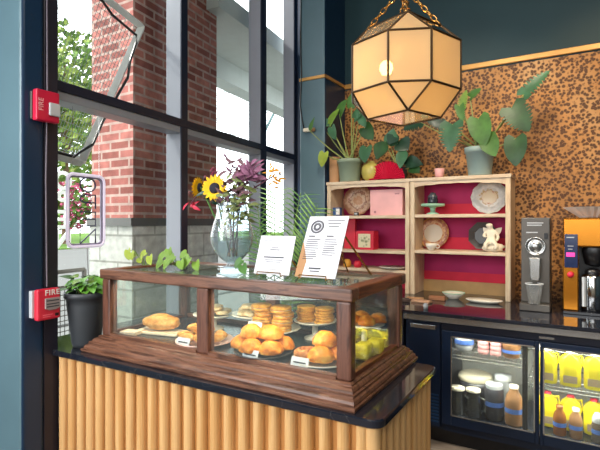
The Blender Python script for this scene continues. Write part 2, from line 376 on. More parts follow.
def W(s, z, off): p = WM @ Vector((off, s, z)); return (p.x, p.y, p.z)

# ================================================================== OUTSIDE
bm = B(); box(bm, -60, 30, -30, 60, -.3, -.16); struct('ground_outside', bm, 'concrete')
bm = B(); box(bm, -26, -7, -10, 60, -.16, -.12); struct('road_outside', bm, 'asphalt')
g = B(); box(g, -60, -26, -10, 60, -.16, -.06); o = struct('lawn_outside', g, 'lawn')
# brick pillar: brick shaft on a pale block base
pl = [(-2.79, 2.30), (-2.915, 3.36), (-3.39, 3.30), (-3.27, 2.30)]
def pillar(z0, z1, g, m1, m2, name):
    c = (sum(p[0] for p in pl)/4, sum(p[1] for p in pl)/4)
    q = [(c[0]+(x-c[0])*g, c[1]+(y-c[1])*g) for x, y in pl]
    bm = B(); prism_z(bm, q, z0, z1); o = obj(name, bm, m1)
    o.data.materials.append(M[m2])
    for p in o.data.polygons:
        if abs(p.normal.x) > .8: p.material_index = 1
    return o
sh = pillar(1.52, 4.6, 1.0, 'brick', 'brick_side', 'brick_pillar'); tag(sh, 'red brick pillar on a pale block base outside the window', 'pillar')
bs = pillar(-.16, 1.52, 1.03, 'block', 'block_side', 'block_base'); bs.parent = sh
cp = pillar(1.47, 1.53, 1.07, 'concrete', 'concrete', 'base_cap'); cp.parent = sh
# roof of the porch and its beam
bm = B(); rings(bm, [[W(-.5, 3.47, -4.5), W(12, 3.47, -4.5), W(12, 3.47, -.28), W(-.5, 3.47, -.28)], [W(-.5, 3.6, -4.5), W(12, 3.6, -4.5), W(12, 3.6, -.28), W(-.5, 3.6, -.28)]])
bm.free()
bm = B(); rings(bm, [[W(1.9, z, -1.15), W(14, z, -1.15), W(14, z, -.35), W(1.9, z, -.35)] for z in (3.43, 3.6)]); struct('soffit_outside', bm, 'soffit')
bm = B(); rings(bm, [[W(1.9, z, -1.3), W(14, z, -1.3), W(14, z, -1.05), W(1.9, z, -1.05)] for z in (3.18, 3.7)]); struct('beam_outside', bm, 'soffit')
# tilted mesh screens hung under the porch
def screen(name, label, P, bar, off, mesh_n, mat, mesh_r=.0019):
    r = thing(name, label, 'screen', W(P[0][0], P[0][1], off))
    q = [Vector(W(s, z, off)) for s, z in P]
    bm = B()
    for i in range(4): tube(bm, [q[i], q[(i+1) % 4]], bar, 4)
    obj('frame', bm, mat, r)
    bm = B()
    for k in range(1, mesh_n):
        t = k/mesh_n
        tube(bm, [q[0].lerp(q[1], t), q[3].lerp(q[2], t)], mesh_r, 3, False); tube(bm, [q[0].lerp(q[3], t), q[1].lerp(q[2], t)], mesh_r, 3, False)
    obj('wire_mesh', bm, plain('#9aa4a8', .5), r)
    return r
r = screen('mesh_screen', 'white framed mesh screen tilting outside the near window bay, black cable across it', [(.28, 3.06), (1.01, 2.92), (.485, 1.875), (.02, 1.93)], .030, -.42, 26, plain('#f2f3ee', .4))
bm = B(); tube(bm, [W(s_, z_, -.385) for s_, z_ in ((.38, 2.99), (.62, 2.93), (.70, 2.875), (.92, 2.82), (.92, 2.77), (.86, 2.62), (.84, 2.5), (.72, 2.31), (.62, 2.15), (.54, 1.99), (.46, 1.94), (.40, 1.895), (.1, 1.925))], .009, 6); obj('cable', bm, 'black', r)
r = screen('mesh_screen', 'teal framed mesh screen tilting beyond the brick pillar', [(3.45, 3.45), (5.41, 3.6), (4.55, 2.62), (2.9, 2.55)], .028, -1.45, 16, plain('#7f9a9c', .5), .005)
# downspout
bm = B(); p = W(1.40, 0, -.36); box(bm, p[0]-.02, p[0]+.02, p[1]-.03, p[1]+.03, 1.80, 2.14); tag(obj('wall_conduit', bm, 'white', bevel=.006), 'short white vertical conduit on the brick pillar, seen just right of the first mullion', 'conduit')
# patio railing with wire infill
r = thing('patio_railing', 'grey patio railing with wire mesh infill seen behind the black planter', 'railing', W(-.4, -.16, -1.1))
bm = B(); tube(bm, [W(-1.2, 1.12, -1.1), W(1.1, 1.12, -1.1)], .018, 6); tube(bm, [W(-1.2, 1.0, -1.1), W(1.1, 1.0, -1.1)], .014, 6); tube(bm, [W(-1.2, .1, -1.1), W(1.1, .1, -1.1)], .014, 6); obj('rail', bm, 'darksteel', r)
for s in (-1.2, .05, 1.1):
    bm = B(); tube(bm, [W(s, -.16, -1.1), W(s, 1.12, -1.1)], .02, 6); obj('post', bm, 'darksteel', r)
bm = B()
for k in range(58):
    s = -1.2+k*.04; tube(bm, [W(s, .1, -1.1), W(s, 1.0, -1.1)], .0035, 4, False)
for k in range(23): tube(bm, [W(-1.2, .1+k*.04, -1.1), W(1.1, .1+k*.04, -1.1)], .0035, 4, False)
obj('wire_mesh', bm, 'darksteel', r)
# reflection of the neon OPEN sign, built as glowing white letters outside
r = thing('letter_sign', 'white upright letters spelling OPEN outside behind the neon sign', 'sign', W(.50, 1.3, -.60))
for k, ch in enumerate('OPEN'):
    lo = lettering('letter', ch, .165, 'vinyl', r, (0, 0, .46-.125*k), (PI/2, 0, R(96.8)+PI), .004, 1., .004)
bm = B(); tube(bm, [W(.5, -.16, -.66), W(.5, 1.80, -.66)], .006, 6); obj('sign_post', bm, 'white', r)  # added post carrying the reflection letters
# trees and flowering bush across the street
def foliage(bm, c, r, n, size):
    for _ in range(n):
        v = Vector((random.gauss(0,1), random.gauss(0,1), random.gauss(0,1))).normalized()*(random.random()**.4)
        p = Vector((c[0]+v.x*r[0], c[1]+v.y*r[1], c[2]+v.z*r[2]))
        a = Vector((random.uniform(-1,1), random.uniform(-1,1), random.uniform(-.8,.6))).normalized()
        b = a.orthogonal().normalized()*size*.4
        a = a*size*random.uniform(.6, 1.3)
        bm.faces.new([bm.verts.new(p+q) for q in (-a*.5, b, a*.5, -b)])
def tree(label, x, y, h, rad, mats, n=3000, size=.52):
    r = thing('tree', label, 'tree', (x, y, -.16))
    bm = B(); tube(bm, [(x, y, -.16), (x+.15, y, h*.3), (x-.1, y+.1, h*.6), (x, y, h*.85)], [.24, .2, .14, .05], 8); tube(bm, [(x+.1, y, h*.32), (x+rad*.5, y-.5, h*.65)], [.11, .04], 6); tube(bm, [(x, y, h*.4), (x-rad*.5, y+.6, h*.72)], [.1, .04], 6); obj('trunk', bm, 'bark', r)
    for m in mats:
        bm = B(); foliage(bm, (x+random.uniform(-.6,.6), y+random.uniform(-.6,.6), h*.62), (rad, rad, h*.40), n//len(mats), size); obj('foliage', bm, m, r)
sun_leaf = plain('#8a9a4e', .7, 0, .2, .35, 2.); mid_leaf = plain('#5c7838', .7, 0, .2, .5, 2.)  # paler and mid leaf greens mixed at random through the crown
for (x, y), h, rad, lab in (((-31.5, 20.0), 15.5, 4.2, 'bright leafy tree across the street, directly behind the near mesh screen'), ((-43.0, 22.0), 22, 5.6, 'taller pale green tree farther across the street, by the dark column edge'), ((-35.5, 30.5), 15, 3.8, 'green tree across the street, next to the brick pillar')):
    tree(lab, x, y, h, rad, (sun_leaf, mid_leaf))
r = thing('flowering_bush', 'pink flowering bush across the street behind the neon sign', 'bush', (-28.3, 18.2, -.06))
bm = B(); foliage(bm, (-28.3, 18.2, 2.5), (1.5, 1.5, 1.6), 700, .32); obj('foliage', bm, mid_leaf, r)
bm = B(); foliage(bm, (-28.2, 18.1, 2.6), (1.55, 1.55, 1.7), 520, .28); obj('blossom', bm, 'pink_flower', r)
bm = B(); tube(bm, [(-28.3, 18.2, -.06), (-28.3, 18.2, 2.4)], .09, 6); obj('stem', bm, 'bark', r)

# ================================================================== FLUTED COUNTER
bm = B(); box(bm, -2.34, -2.1205, 1.318, 2.2, .0, .90); struct('trim_4', bm, 'stone')
ctr = thing('service_counter', 'fluted oak counter with black marble top under the pastry case', 'counter', (-1.32, 1.66, 0))
def rrect(x0, x1, y0, y1, rad, z, n=6, only_fr=True):
    pts = [(x0, y0, z)]
    pts += [(x1-rad+rad*math.sin(a), y0+rad-rad*math.cos(a), z) for a in [PI/2*k/n for k in range(n+1)]]
    pts += [(x1-rad*.8+rad*.8*math.cos(a), y1-rad*.8+rad*.8*math.sin(a), z) for a in [PI/2*k/n for k in range(n+1)]]
    pts += [(x0, y1, z)]
    return pts
def skew(bm):       # the counter front stands a touch askew to the room
    for v in bm.verts:
        if v.co.y < 1.5: v.co.y -= .035*(-.505-v.co.x)/1.61
    return bm
bm = B(); rings(bm, [rrect(-2.1195, -.505+e, 1.32-e, 1.965+e, .04, z) for z, e in ((.872, -.004), (.876, 0), (.896, 0), (.9, -.004))]); obj('marble_top', skew(bm), 'stone', ctr)
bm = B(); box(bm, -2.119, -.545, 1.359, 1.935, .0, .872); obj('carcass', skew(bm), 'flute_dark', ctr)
def flutes(a, b, n, fixed, along):       # half-round staves standing side by side
    bm = B(); w = (b-a)/n
    for k in range(n):
        c = a+(k+.5)*w; pr = []
        for j in range(9):
            t = PI*j/8; pr.append((c - w*.34*math.cos(t), fixed - (w*.36*math.sin(t))))
        if along == 'x': poly = pr
        else: poly = [(fixed + (fixed-q), p) for p, q in pr]
        L0 = [bm.verts.new((x, y, .0)) for x, y in poly]; L1 = [bm.verts.new((x, y, .871)) for x, y in poly]
        for j in range(8): bm.faces.new((L0[j], L0[j+1], L1[j+1], L1[j]))
    return bm
obj('fluted_front', skew(flutes(-2.119, -.545, 24, 1.358, 'x')), 'flute', ctr, smooth=False)
obj('fluted_side', flutes(1.362, 1.94, 9, -.54, 'y'), 'flute', ctr)
bm = B(); lathe(bm, [(.026, 0), (.026, .871)], (-.546, 1.362, 0), 16); bm = skew(bm); obj('corner_stave', bm, 'flute', ctr, smooth=True)

# ================================================================== PASTRY CASE
X0, X1, Y0, Y1 = -1.915, -.64, 1.40, 1.94
case = thing('display_case', 'dark wood and glass pastry display case standing on the fluted counter', 'display case', (-1.28, 1.67, .9))
bm = B()
def rr(e, z): return [(X0-e, Y0-e, z), (X1+e*.65, Y0-e, z), (X1+e*.65, Y1+e, z), (X0-e, Y1+e, z)]
rings(bm, [rr(e, z) for e, z in ((.062,.9005),(.065,.906),(.065,.914),(.055,.9155),(.0555,.922),(.051,.930),(.043,.9345),(.0415,.9355),(.041,.944),(.030,.9455),(.029,.952),(.021,.959),(.011,.9625),(.0105,.968),(.0,.972),(-.03,.972))])
obj('moulded_base', bm, 'wood_x', case)
bm = B(); box(bm, X0+.03, X1-.03, Y0+.03, Y1-.03, .960, .973); obj('case_floor', bm, 'floor_case', case)
PW = .056
posts = [(X0, Y0), (X1-PW, Y0), (X0, Y1-PW), (X1-PW, Y1-PW), (-1.323, Y0), (-1.323, Y1-PW)]
for x, y in posts:
    bm = B(); w = PW if abs(x+1.323) > .01 else .062
    box(bm, x, x+w, y+.0, y+PW*.8, .972, 1.236); obj('post', bm, 'wood_z', case, bevel=.008, seg=2)
for nm, b in (('top_rail', (X0-.008, X1+.008, Y0-.008, Y0+.05)), ('top_rail', (X0-.008, X1+.008, Y1-.05, Y1+.008))):
    bm = B(); box(bm, *b, 1.236, 1.28); obj(nm, bm, 'wood_x', case, bevel=.006)
for x in (X0-.008, X1-.05):
    bm = B(); box(bm, x, x+.058, Y0+.05, Y1-.05, 1.236, 1.28); obj('top_rail', bm, 'wood_y', case, bevel=.006)
for a, b in ((X0+PW, -1.323), (-1.261, X1-PW)):
    bm = B(); box(bm, a, b, Y0+.018, Y0+.022, .973, 1.238); obj('glass_pane', bm, 'caseglass', case)
    bm = B(); box(bm, a, b, Y1-.03, Y1-.026, .973, 1.238); obj('glass_pane', bm, 'caseglass', case)
    bm = B(); box(bm, a, b, Y0, Y0+.03, .972, .984); obj('bottom_rail', bm, 'wood_x', case)
    bm = B(); box(bm, a, b, Y1-.04, Y1-.01, .972, .995); obj('bottom_rail', bm, 'wood_x', case)
for x in (X0+.02, X1-.024):
    bm = B(); box(bm, x, x+.004, Y0+PW*.8, Y1-PW, .973, 1.238); obj('glass_pane', bm, 'caseglass', case)
    bm = B(); box(bm, x-.01, x+.014, Y0+PW*.8, Y1-PW, .972, .986); obj('bottom_rail', bm, 'wood_y', case)
bm = B(); box(bm, X0+.04, X1-.04, Y0+.04, Y1-.04, 1.268, 1.274); obj('glass_top', bm, 'topglass', case)

# ---- plates and pastries
def plate(x, y, z, r, label, mat, foot=0., scallop=0):
    t = thing('cake_stand' if foot else 'serving_plate', label, 'cake stand' if foot else 'plate', (x, y, z))
    bm = B(); h = foot
    lathe(bm, [(0, h+.004), (r*.7, h+.004), (r, h+.016), (r, h+.011), (r*.7, h), (0, h)], (0,0,0), 40, None, .03 if scallop else 0, 14)
    obj('dish', bm, mat, t, True, world=False)
    if foot:
        bm = B(); lathe(bm, [(r*.5, 0), (r*.5, .006), (r*.15, .016), (r*.12, h-.006), (r*.3, h)], (0,0,0), 24); obj('foot', bm, mat, t, True, world=False)
    return t
def pastry(name, label, cat, kind, x, y, z, r, seed, group, rz=0, tilt=0):
    bm = B()
    if kind == 'bun': dome(bm, (0,0,0), r, .18, seed)
    elif kind == 'ridge': dome(bm, (0,0,0), r, .15, seed, 2.0, .06)
    elif kind == 'donut': torus(bm, (0,0,r[2]*.5), r[0]*.62, r[0]*.38, None, 24, 10, .15, r[2]/(r[0]*.76))
    elif kind == 'disc':
        lathe(bm, [(0,0),(r[0]*.9,0),(r[0],r[2]*.3),(r[0]*.98,r[2]*.7),(r[0]*.8,r[2]),(0,r[2]*1.02)], (0,0,0), 24)
        for v in bm.verts: v.co *= 1+.05*noise.noise(v.co*40+Vector((seed,0,0)))
    elif kind == 'loaf':
        blob(bm, (0,0,r[2]), r, .16, seed, 3, 2.2)
        for v in bm.verts: v.co.y += .12*abs(v.co.x)**1.5 ; v.co.z = max(v.co.z, 0)
    elif kind == 'finger': blob(bm, (0,0,r[2]), r, .14, seed, 2, 2.)
    o = obj(name, bm, {'bun':'bun','ridge':'bun','donut':'donut','disc':'cookie','loaf':'loaf','finger':'scone'}[kind], None, True)
    o.location = (x, y, z); o.rotation_euler = (tilt, 0, rz); tag(o, label, cat, group); return o
def price_tag(x, y, z, label, rz=0):
    bm = B(); rings(bm, [[(-.036, 0, 0), (.036, 0, 0), (.036, .002, 0), (-.036, .002, 0)], [(-.036, .014, .036), (.036, .014, .036), (.036, .016, .036), (-.036, .016, .036)]])
    o = obj('price_tag', bm, 'paper'); o.location = (x, y, z); o.rotation_euler[2] = rz
    b2 = B(); rings(b2, [[(-.026, .0058, .017), (.026, .0058, .017), (.026, .0068, .017), (-.026, .0068, .017)], [(-.026, .0075, .0215), (.026, .0075, .0215), (.026, .0085, .0215), (-.026, .0085, .0215)]]); p = obj('print_line', b2, 'ink'); p.parent = o; p.location = (0, -.001, 0)
    tag(o, label, 'price tag', 'price tags in the pastry case'); return o
FZ = .974
# left bay: loaf on a board
bm = B(); box(bm, -.12, .12, -.05, .05, 0, .012); o = obj('wood_board', bm, 'oak_x', bevel=.003); tag(place(o, (-1.70, 1.56, FZ), .2), 'small wooden board under the golden loaf in the left bay', 'board')
pastry('loaf', 'large golden crusty loaf at the left end of the pastry case', 'bread', 'loaf', -1.70, 1.565, FZ+.0125, (.095, .045, .038), 3, None, .35)
bm = B(); box(bm, -.045, .045, -.03, .03, 0, .016); o = obj('wood_slice', bm, 'oak_x', bevel=.002); tag(place(o, (-1.80, 1.475, FZ), .15), 'brown wooden block lying in front of the loaf', 'block')  # plank-like reflection in the glass, built as a solid brown block
# platter of scones, seen across the middle post
plate(-1.40, 1.535, FZ, .125, 'pink rimmed platter behind the middle post of the case', 'pinkplate')
k = 0
for i, (dx, dy, dz, rz) in enumerate(((-.075,-.035,0,.5),(-.03,-.07,0,.2),(.03,-.06,0,-.2),(.08,-.02,0,.9),(-.05,.03,0,.1),(.01,0,.0,.4),(.055,.045,0,-.4),(-.03,-.02,.034,.8),(.035,-.02,.034,-.1))):
    w = ('left edge', 'front left', 'front right', 'right edge', 'back left', 'centre', 'back right', 'upper left', 'upper right')[i]
    pastry('finger_pastry', f'small golden finger pastry on the pink rimmed platter, {w}', 'pastry', 'finger', -1.40+dx, 1.535+dy, FZ+.0165+dz, (.042, .023, .017), i, 'finger pastries on the pink platter', rz)
price_tag(-1.43, 1.428, FZ, 'white price tag leaning at the pink rimmed platter')
# pale cookies along the back
plate(-1.545, 1.76, FZ, .10, 'pale cake stand of heaped cookies at the back of the left bay', 'plateW', .06)
for i in range(8):
    a = i*2.4; rr_ = .055 if i < 5 else .025
    pastry('crumbly_cookie', f'pale crumbly cookie on the back left cake stand, {("outer ring","outer ring","outer ring","outer ring","outer ring","upper layer","upper layer","upper layer")[i]}', 'cookie', 'disc', -1.545+rr_*math.cos(a), 1.76+rr_*math.sin(a), FZ+.077+(.019 if i > 4 else 0), (.035, .035, .018), i, f'cookies on the back left stand, {"lower" if i<5 else "upper"} layer', a)
plate(-1.33, 1.80, FZ, .105, 'pale cake stand with sugary cookies behind the middle back post', 'plateW', .075)
for i in range(9):
    a = i*2.3; rr_ = .06 if i < 6 else .026
    pastry('sugar_cookie', f'pale sugared cookie on the stand behind the middle post, {"lower" if i<6 else "upper"} layer', 'cookie', 'disc', -1.33+rr_*math.cos(a), 1.80+rr_*math.sin(a), FZ+.092+(.021 if i > 5 else 0), (.036, .036, .02), i+20, f'sugared cookies on the middle stand, {"lower" if i<6 else "upper"} layer', a)
# two stacks of toasted sandwich cakes on a scalloped plate
plate(-1.165, 1.715, FZ, .125, 'white scalloped cake stand carrying the two stacks of toasted cakes', 'plateW', .045, 1)
def toast_cake(x, y, z, label, seed):
    t = thing('layer_cake', label, 'cake', (x, y, z), seed*.7, 'toasted layer cakes in two stacks')
    bm = B(); lathe(bm, [(0,0),(.042,0),(.047,.004),(.046,.010),(.044,.011)], (0,0,0), 24); obj('lower_half', bm, 'waffle', t, True, world=False)
    bm = B(); lathe(bm, [(.041,.010),(.041,.0135)], (0,0,0), 24); obj('filling', bm, 'cream', t, True, world=False)
    bm = B(); lathe(bm, [(.044,.013),(.047,.015),(.046,.021),(.042,.026),(0,.026)], (0,0,0), 24); obj('upper_half', bm, 'waffle', t, True, world=False)
    return t
first = None
for sx, side in ((-.052, 'left'), (.052, 'right')):
    for k in range(4):
        lab = f'toasted layer cake in the {side} stack on the scalloped stand, {("lowest","second from bottom","third from bottom","topmost")[k]}'
        loc = (-1.165+sx, 1.715+.01*((k*7)%3-1), FZ+.0505+k*.0275)
        if first is None: first = toast_cake(*loc, lab, 1)
        else: dup(first, loc, k*.9+sx, lab)
price_tag(-1.185, 1.60, FZ+.063, 'white price tag in front of the stacks of toasted cakes', 0)
# heap of golden buns in front
plate(-1.08, 1.525, FZ, .118, 'dark plate under the heap of big golden buns', 'platedark')
for i, (dx, dy, dz, r_, kd, w) in enumerate(((-.085,-.025,0,.05,'bun','left end'),(-.015,-.055,0,.05,'ridge','front centre'),(.06,-.035,0,.054,'ridge','front right'),(.07,.045,0,.045,'bun','back right'),(-.03,.045,0,.045,'bun','back left'),(-.05,-.01,.045,.05,'bun','upper left'),(.035,.0,.048,.054,'ridge','topmost'))):
    pastry('golden_bun', f'golden bun in the heap on the dark plate, {w}', 'bun', kd, -1.08+dx, 1.525+dy, FZ+.0165+dz, (r_, r_*.92, .055), i+40, 'golden buns heaped on the dark plate', i)
price_tag(-1.075, 1.424, FZ, 'white price tag at the heap of golden buns')
# donut plate by the corner post
plate(-.825, 1.545, FZ, .112, 'white plate with a ring donut beside the right front post', 'plateW')
pastry('ring_donut', 'brown ring donut on the white plate by the corner post', 'donut', 'donut', -.875, 1.515, FZ+.0165, (.048, .048, .036), 3, None)
for i, (dx, dy, dz, w) in enumerate(((.02,-.045,0,'front'),(.06,.02,0,'right'),(-.01,.055,0,'back'),(.01,.005,.045,'topmost'))):
    pastry('glazed_bun', f'glazed orange bun on the donut plate, {w}', 'bun', 'bun', -.825+dx, 1.545+dy, FZ+.0165+dz, (.05, .047, .058), i+60, 'glazed buns beside the donut', i)
price_tag(-.862, 1.435, FZ, 'white price tag below the ring donut')
# cookie stacks at the back of the right bay
plate(-1.02, 1.845, FZ, .098, 'white scalloped cake stand with two stacks of flat cookies, back of right bay', 'plateW', .07, 1)
bm = B(); lathe(bm, [(0,0),(.04,0),(.044,.004),(.043,.009),(.036,.011),(0,.0115)], (0,0,0), 24); ck = obj('flat_cookie', bm, 'waffle', None, True)
for sx, side in ((-.047, 'left'), (.047, 'right')):
    for k in range(6):
        c = ck if (sx < 0 and k == 0) else ck.copy()
        if c is not ck: COL.objects.link(c)
        c.location = (-1.02+sx+.003*((k*5)%3-1), 1.845+.003*((k*7)%3-1), FZ+.0745+k*.0118)
        tag(c, f'flat brown cookie in the {side} back stack, {("lowest","second from bottom","third from bottom","third from top","second from top","topmost")[k]}', 'cookie', 'stacked flat cookies at the back')
# right end: orange buns above, yellow wrapped rolls below
plate(-.775, 1.83, FZ, .085, 'pale cake stand of orange buns at the right end of the case', 'plateW', .085)
for i, (dx, dy, w) in enumerate(((-.045,-.03,'front left'),(.03,-.045,'front right'),(.05,.03,'back right'),(-.03,.04,'back left'))):
    pastry('orange_bun', f'orange bun on the right end cake stand, {w}', 'bun', 'bun', -.775+dx, 1.83+dy, FZ+.1015, (.038, .038, .042), i+80, 'orange buns on the right end stand', i)
for i, (x, y) in enumerate(((-.708, 1.665), (-.692, 1.745))):
    bm = B(); box(bm, -.03, .03, -.036, .036, 0, .062); o = obj('wrapped_roll', bm, 'wrap', None, True, .014, 3)
    tag(place(o, (x, y, FZ), .1), f'yellow wrapped roll behind the right side glass, {("nearer the front corner","nearer the back corner")[i]}', 'wrapped food', 'yellow wrapped rolls')

# ================================================================== ON TOP OF THE CASE
TZ = 1.281
vx, vy = -1.365, 1.68
vase = thing('glass_vase', 'large clear footed glass vase of flowers on the display case', 'vase', (vx, vy, TZ))
PV = [(.066,0),(.068,.006),(.04,.014),(.022,.024),(.026,.034),(.05,.05),(.082,.085),(.097,.125),(.099,.16),(.09,.20),(.076,.245),(.067,.29),(.066,.325),(.072,.345)]
bm = B(); lathe(bm, PV, (vx, vy, TZ), 40); obj('vase_body', bm, 'vaseglass', vase, True)
bm = B(); torus(bm, (vx, vy, TZ+.345), .072, .0022, None, 40, 6); obj('rim', bm, 'clearplastic', vase, True)
bm = B(); lathe(bm, [(0,.037),(.024,.037),(.047,.052),(.079,.087),(.094,.126),(.096,.15),(0,.15)], (vx, vy, TZ), 40); obj('water', bm, 'water', vase, True)
def sunflower(label, c, nrm, rad, base):
    t = thing('sunflower', label, 'flower', base); c = Vector(c); n = Vector(nrm).normalized()
    q = n.to_track_quat('Z', 'Y').to_matrix()
    bm = B(); lathe(bm, [(0,.012),(rad*.30,.010),(rad*.42,.002),(rad*.40,-.008),(0,-.01)], c, 20, q); obj('seed_head', bm, 'seed', t, True)
    bm = B()
    for ring, cnt in ((0, 17), (1, 15)):
        for k in range(cnt):
            a = 2*PI*(k+.5*ring)/cnt; d = q @ Vector((math.cos(a), math.sin(a), 0)); 
            leaf(bm, c+d*rad*.36-n*.003*ring, c+d*rad*random.uniform(.92,1.06)+n*(.012-.012*ring), rad*.30, n, 'petal', .2, .05)
    obj('petals', bm, 'petal', t)
    bm = B(); b = Vector(base); tube(bm, [c-n*.008, c-n*.03+Vector((0,0,-.03)), b.lerp(c, .5), b], [.005,.004,.004,.003], 6); obj('stem', bm, 'green1', t)
    return t
VB = lambda dx, dy: (vx+dx, vy+dy, TZ+.06)
sunflower('open sunflower facing forward above the vase rim', (-1.40, 1.60, 1.652), (.35, -1, .1), .060, VB(-.01, 0))
sunflower('sunflower seen edge-on at the left of the bouquet', (-1.55, 1.66, 1.665), (-1, -.25, .1), .052, VB(.01, .01))
def spray(name, label, pts, mats, n, size, base, seed, sh='lance', spread=.04, dens=6):
    t = thing(name, label, 'flower', base); random.seed(seed)
    bm = B(); tube(bm, [base]+list(pts), .003, 6); obj('stem', bm, 'stemdark', t)
    bm = B(); tip = Vector(pts[-1])
    for k in range(n):
        a = random.uniform(0, 2*PI); el = random.uniform(-.5, 1.0); d = Vector((math.cos(a)*math.cos(el), math.sin(a)*math.cos(el), math.sin(el)))
        p = tip+Vector((random.gauss(0,spread*.3), random.gauss(0,spread*.3), random.gauss(0,spread*.5))); leaf(bm, p, p+d*size*random.uniform(.7,1.2), size*.32, (0,-1,.3), sh, .2, .3)
    obj('bloom', bm, mats, t); return t
spray('red_lily', 'drooping dark red flower low at the left of the vase', [(-1.42,1.66,1.62),(-1.55,1.65,1.63),(-1.60,1.66,1.59)], 'red', 7, .055, VB(-.02,.01), 1)
spray('burgundy_flower', 'burgundy bloom between the two sunflowers', [(-1.40,1.69,1.60),(-1.50,1.70,1.69)], 'burgundy', 16, .05, VB(0,.02), 2)
spray('amaranth', 'tall purple amaranth spike rising in the middle of the bouquet', [(-1.36,1.69,1.60),(-1.355,1.69,1.70),(-1.35,1.69,1.73)], plain('#6a4458', .7), 34, .035, VB(.005,.0), 3, 'lance', .06)
spray('amaranth', 'dusky purple amaranth cluster right of the open sunflower', [(-1.34,1.66,1.60),(-1.31,1.64,1.66)], plain('#6a4a52', .7), 90, .05, VB(.015,-.01), 4, 'lance', .10)
spray('protea', 'mauve pink protea at the upper right of the bouquet', [(-1.33,1.68,1.62),(-1.25,1.67,1.71)], 'mauve', 44, .065, VB(.02,.01), 5, 'petal', .03)
spray('goldenrod', 'orange yellow flower tip at the far right of the bouquet', [(-1.32,1.69,1.62),(-1.20,1.68,1.67),(-1.135,1.68,1.70)], 'orange', 26, .035, VB(.02,-.015), 6, 'lance', .05)
spray('seed_spray', 'olive green seed spray drooping over the vase rim', [(-1.34,1.65,1.61),(-1.29,1.63,1.60)], plain('#74804a', .7), 80, .05, VB(.0,-.02), 7, 'lance', .10)
spray('seed_spray', 'pale cream flower cluster inside the vase', [(-1.37,1.68,1.42),(-1.375,1.67,1.46)], 'cream', 24, .035, VB(-.015,-.015), 8, 'petal', .06)
spray('leaf_spray', 'dark green leaves below the open sunflower', [(-1.38,1.66,1.58),(-1.42,1.64,1.60)], 'green4', 14, .06, VB(.01,.02), 9, 'oval', .06)
random.seed(11)
def cutting(label, base, leaves, size, mat):
    t = thing('pothos_cutting', label, 'plant', base); b = Vector(base)
    for (dx, dz, dy) in leaves:
        p = b+Vector((dx, dy, dz)); bm = B(); tube(bm, [b+Vector((dx*.2, dy*.2, .003)), b+Vector((dx*.6, dy, dz*.9+.004)), p], .0018, 5); obj('stem', bm, 'green3', t)
        bm = B(); sd = random.choice((-1, 1)); leaf(bm, p, p+Vector((sd*size*.45, -size*.35, -size*random.uniform(.3,.9))), size*.72, (0,-.9,.5), 'heart', .25, .2); obj('leaf', bm, mat, t)
cutting('lime green pothos cutting at the left end of the case top', (-1.84, 1.60, TZ), [(-.14,.075,0),(-.09,.065,-.02),(-.03,.065,.02),(.02,.05,0),(-.12,.05,.03),(-.05,.04,.0)], .058, 'lime')
cutting('bushier green pothos cutting on the case top left of the vase', (-1.66, 1.64, TZ), [(-.10,.06,0),(-.05,.085,-.02),(0,.055,-.03),(.05,.07,0),(.09,.05,-.02),(-.02,.04,-.04),(.05,.035,-.04),(-.08,.03,-.03),(.11,.03,0)], .062, 'green3')
cutting('single dark green leaf sprig on the case top right of the vase', (-1.25, 1.63, TZ), [(-.02,.05,0),(.0,.03,-.02)], .06, 'green1')
# card holders with printed cards
def card(x0, x1, y, z, h, lean, holder_label, card_label, legs, lines, tan=None):
    cx = (x0+x1)/2; w = x1-x0
    st = thing('card_easel', holder_label, 'card holder', (cx, y, z))
    bm = B(); 
    for sx in (-1, 1):
        xx = cx+sx*w*.33
        tube(bm, [(xx, y-.022, z+.016), (xx, y-.022, z+.0035), (xx, y+.005, z+.0035), (xx, y+lean*.9+.012, z+h*.9)], .0025, 6)
    tube(bm, [(cx-w*.33, y-.022, z+.016), (cx+w*.33, y-.022, z+.016)], .0025, 6); obj('wire_frame', bm, 'brass', st)
    bm = B(); tube(bm, [(cx+.0, y+lean*.9+.012, z+h*.9), (cx+w*.15, y+lean+.12, z+.003)], .003, 6); obj('back_leg', bm, 'brass', st)
    if legs:
        bm = B(); tube(bm, [(x1-.01, y+lean*.7+.012, z+h*.7), (x1+.05, y+lean+.10, z+.003)], .004, 6); obj('back_leg', bm, 'brass', st)
    a = math.atan2(lean, h); L = math.hypot(lean, h)
    t = thing('menu_card', card_label, 'card', (cx, y-.004, z+.006)); t.rotation_euler = (-a, 0, 0)
    bm = B(); box(bm, -w/2, w/2, -.0015, .0015, 0, L); obj('sheet', bm, 'paper', t, world=False)
    if tan:
        bm = B(); rings(bm, [[(-w/2-.001, -.0019, z_), (-w/2+wd, -.0019, z_), (-w/2+wd, -.0015, z_), (-w/2-.001, -.0015, z_)] for z_, wd in ((0, .03), (L*.25, .035), (L*.55, .002))]); obj('tan_panel', bm, 'kraft', t, world=False)
    bm = B()
    for (u0, u1, v, th) in lines: box(bm, -w/2+u0*w, -w/2+u1*w, -.0022, -.0016, v*L, v*L+th)
    obj('print', bm, 'ink', t, world=False)
    return t, w, L
card(-1.157, -.985, 1.57, TZ, .155, .055, 'wire easel holding the smaller white card', 'smaller white notice card on a wire easel, right of the vase', 0,
     [(.12,.86,.86,.0012),(.12,.86,.12,.0012),(.35,.62,.62,.003),(.38,.58,.68,.002),(.2,.78,.42,.005),(.25,.75,.36,.002),(.3,.7,.31,.002)])
ln = [(.08,.42,.60-.035*k,.0028) for k in range(10)] + [(.54,.86,.60-.035*k,.0028) for k in range(8)] + [(.1,.3,.65,.005),(.56,.75,.655,.005),(.5,.92,.92,.003),(.52,.9,.87,.003),(.55,.85,.82,.003),(.3,.62,.13,.006),(.34,.58,.09,.004)]
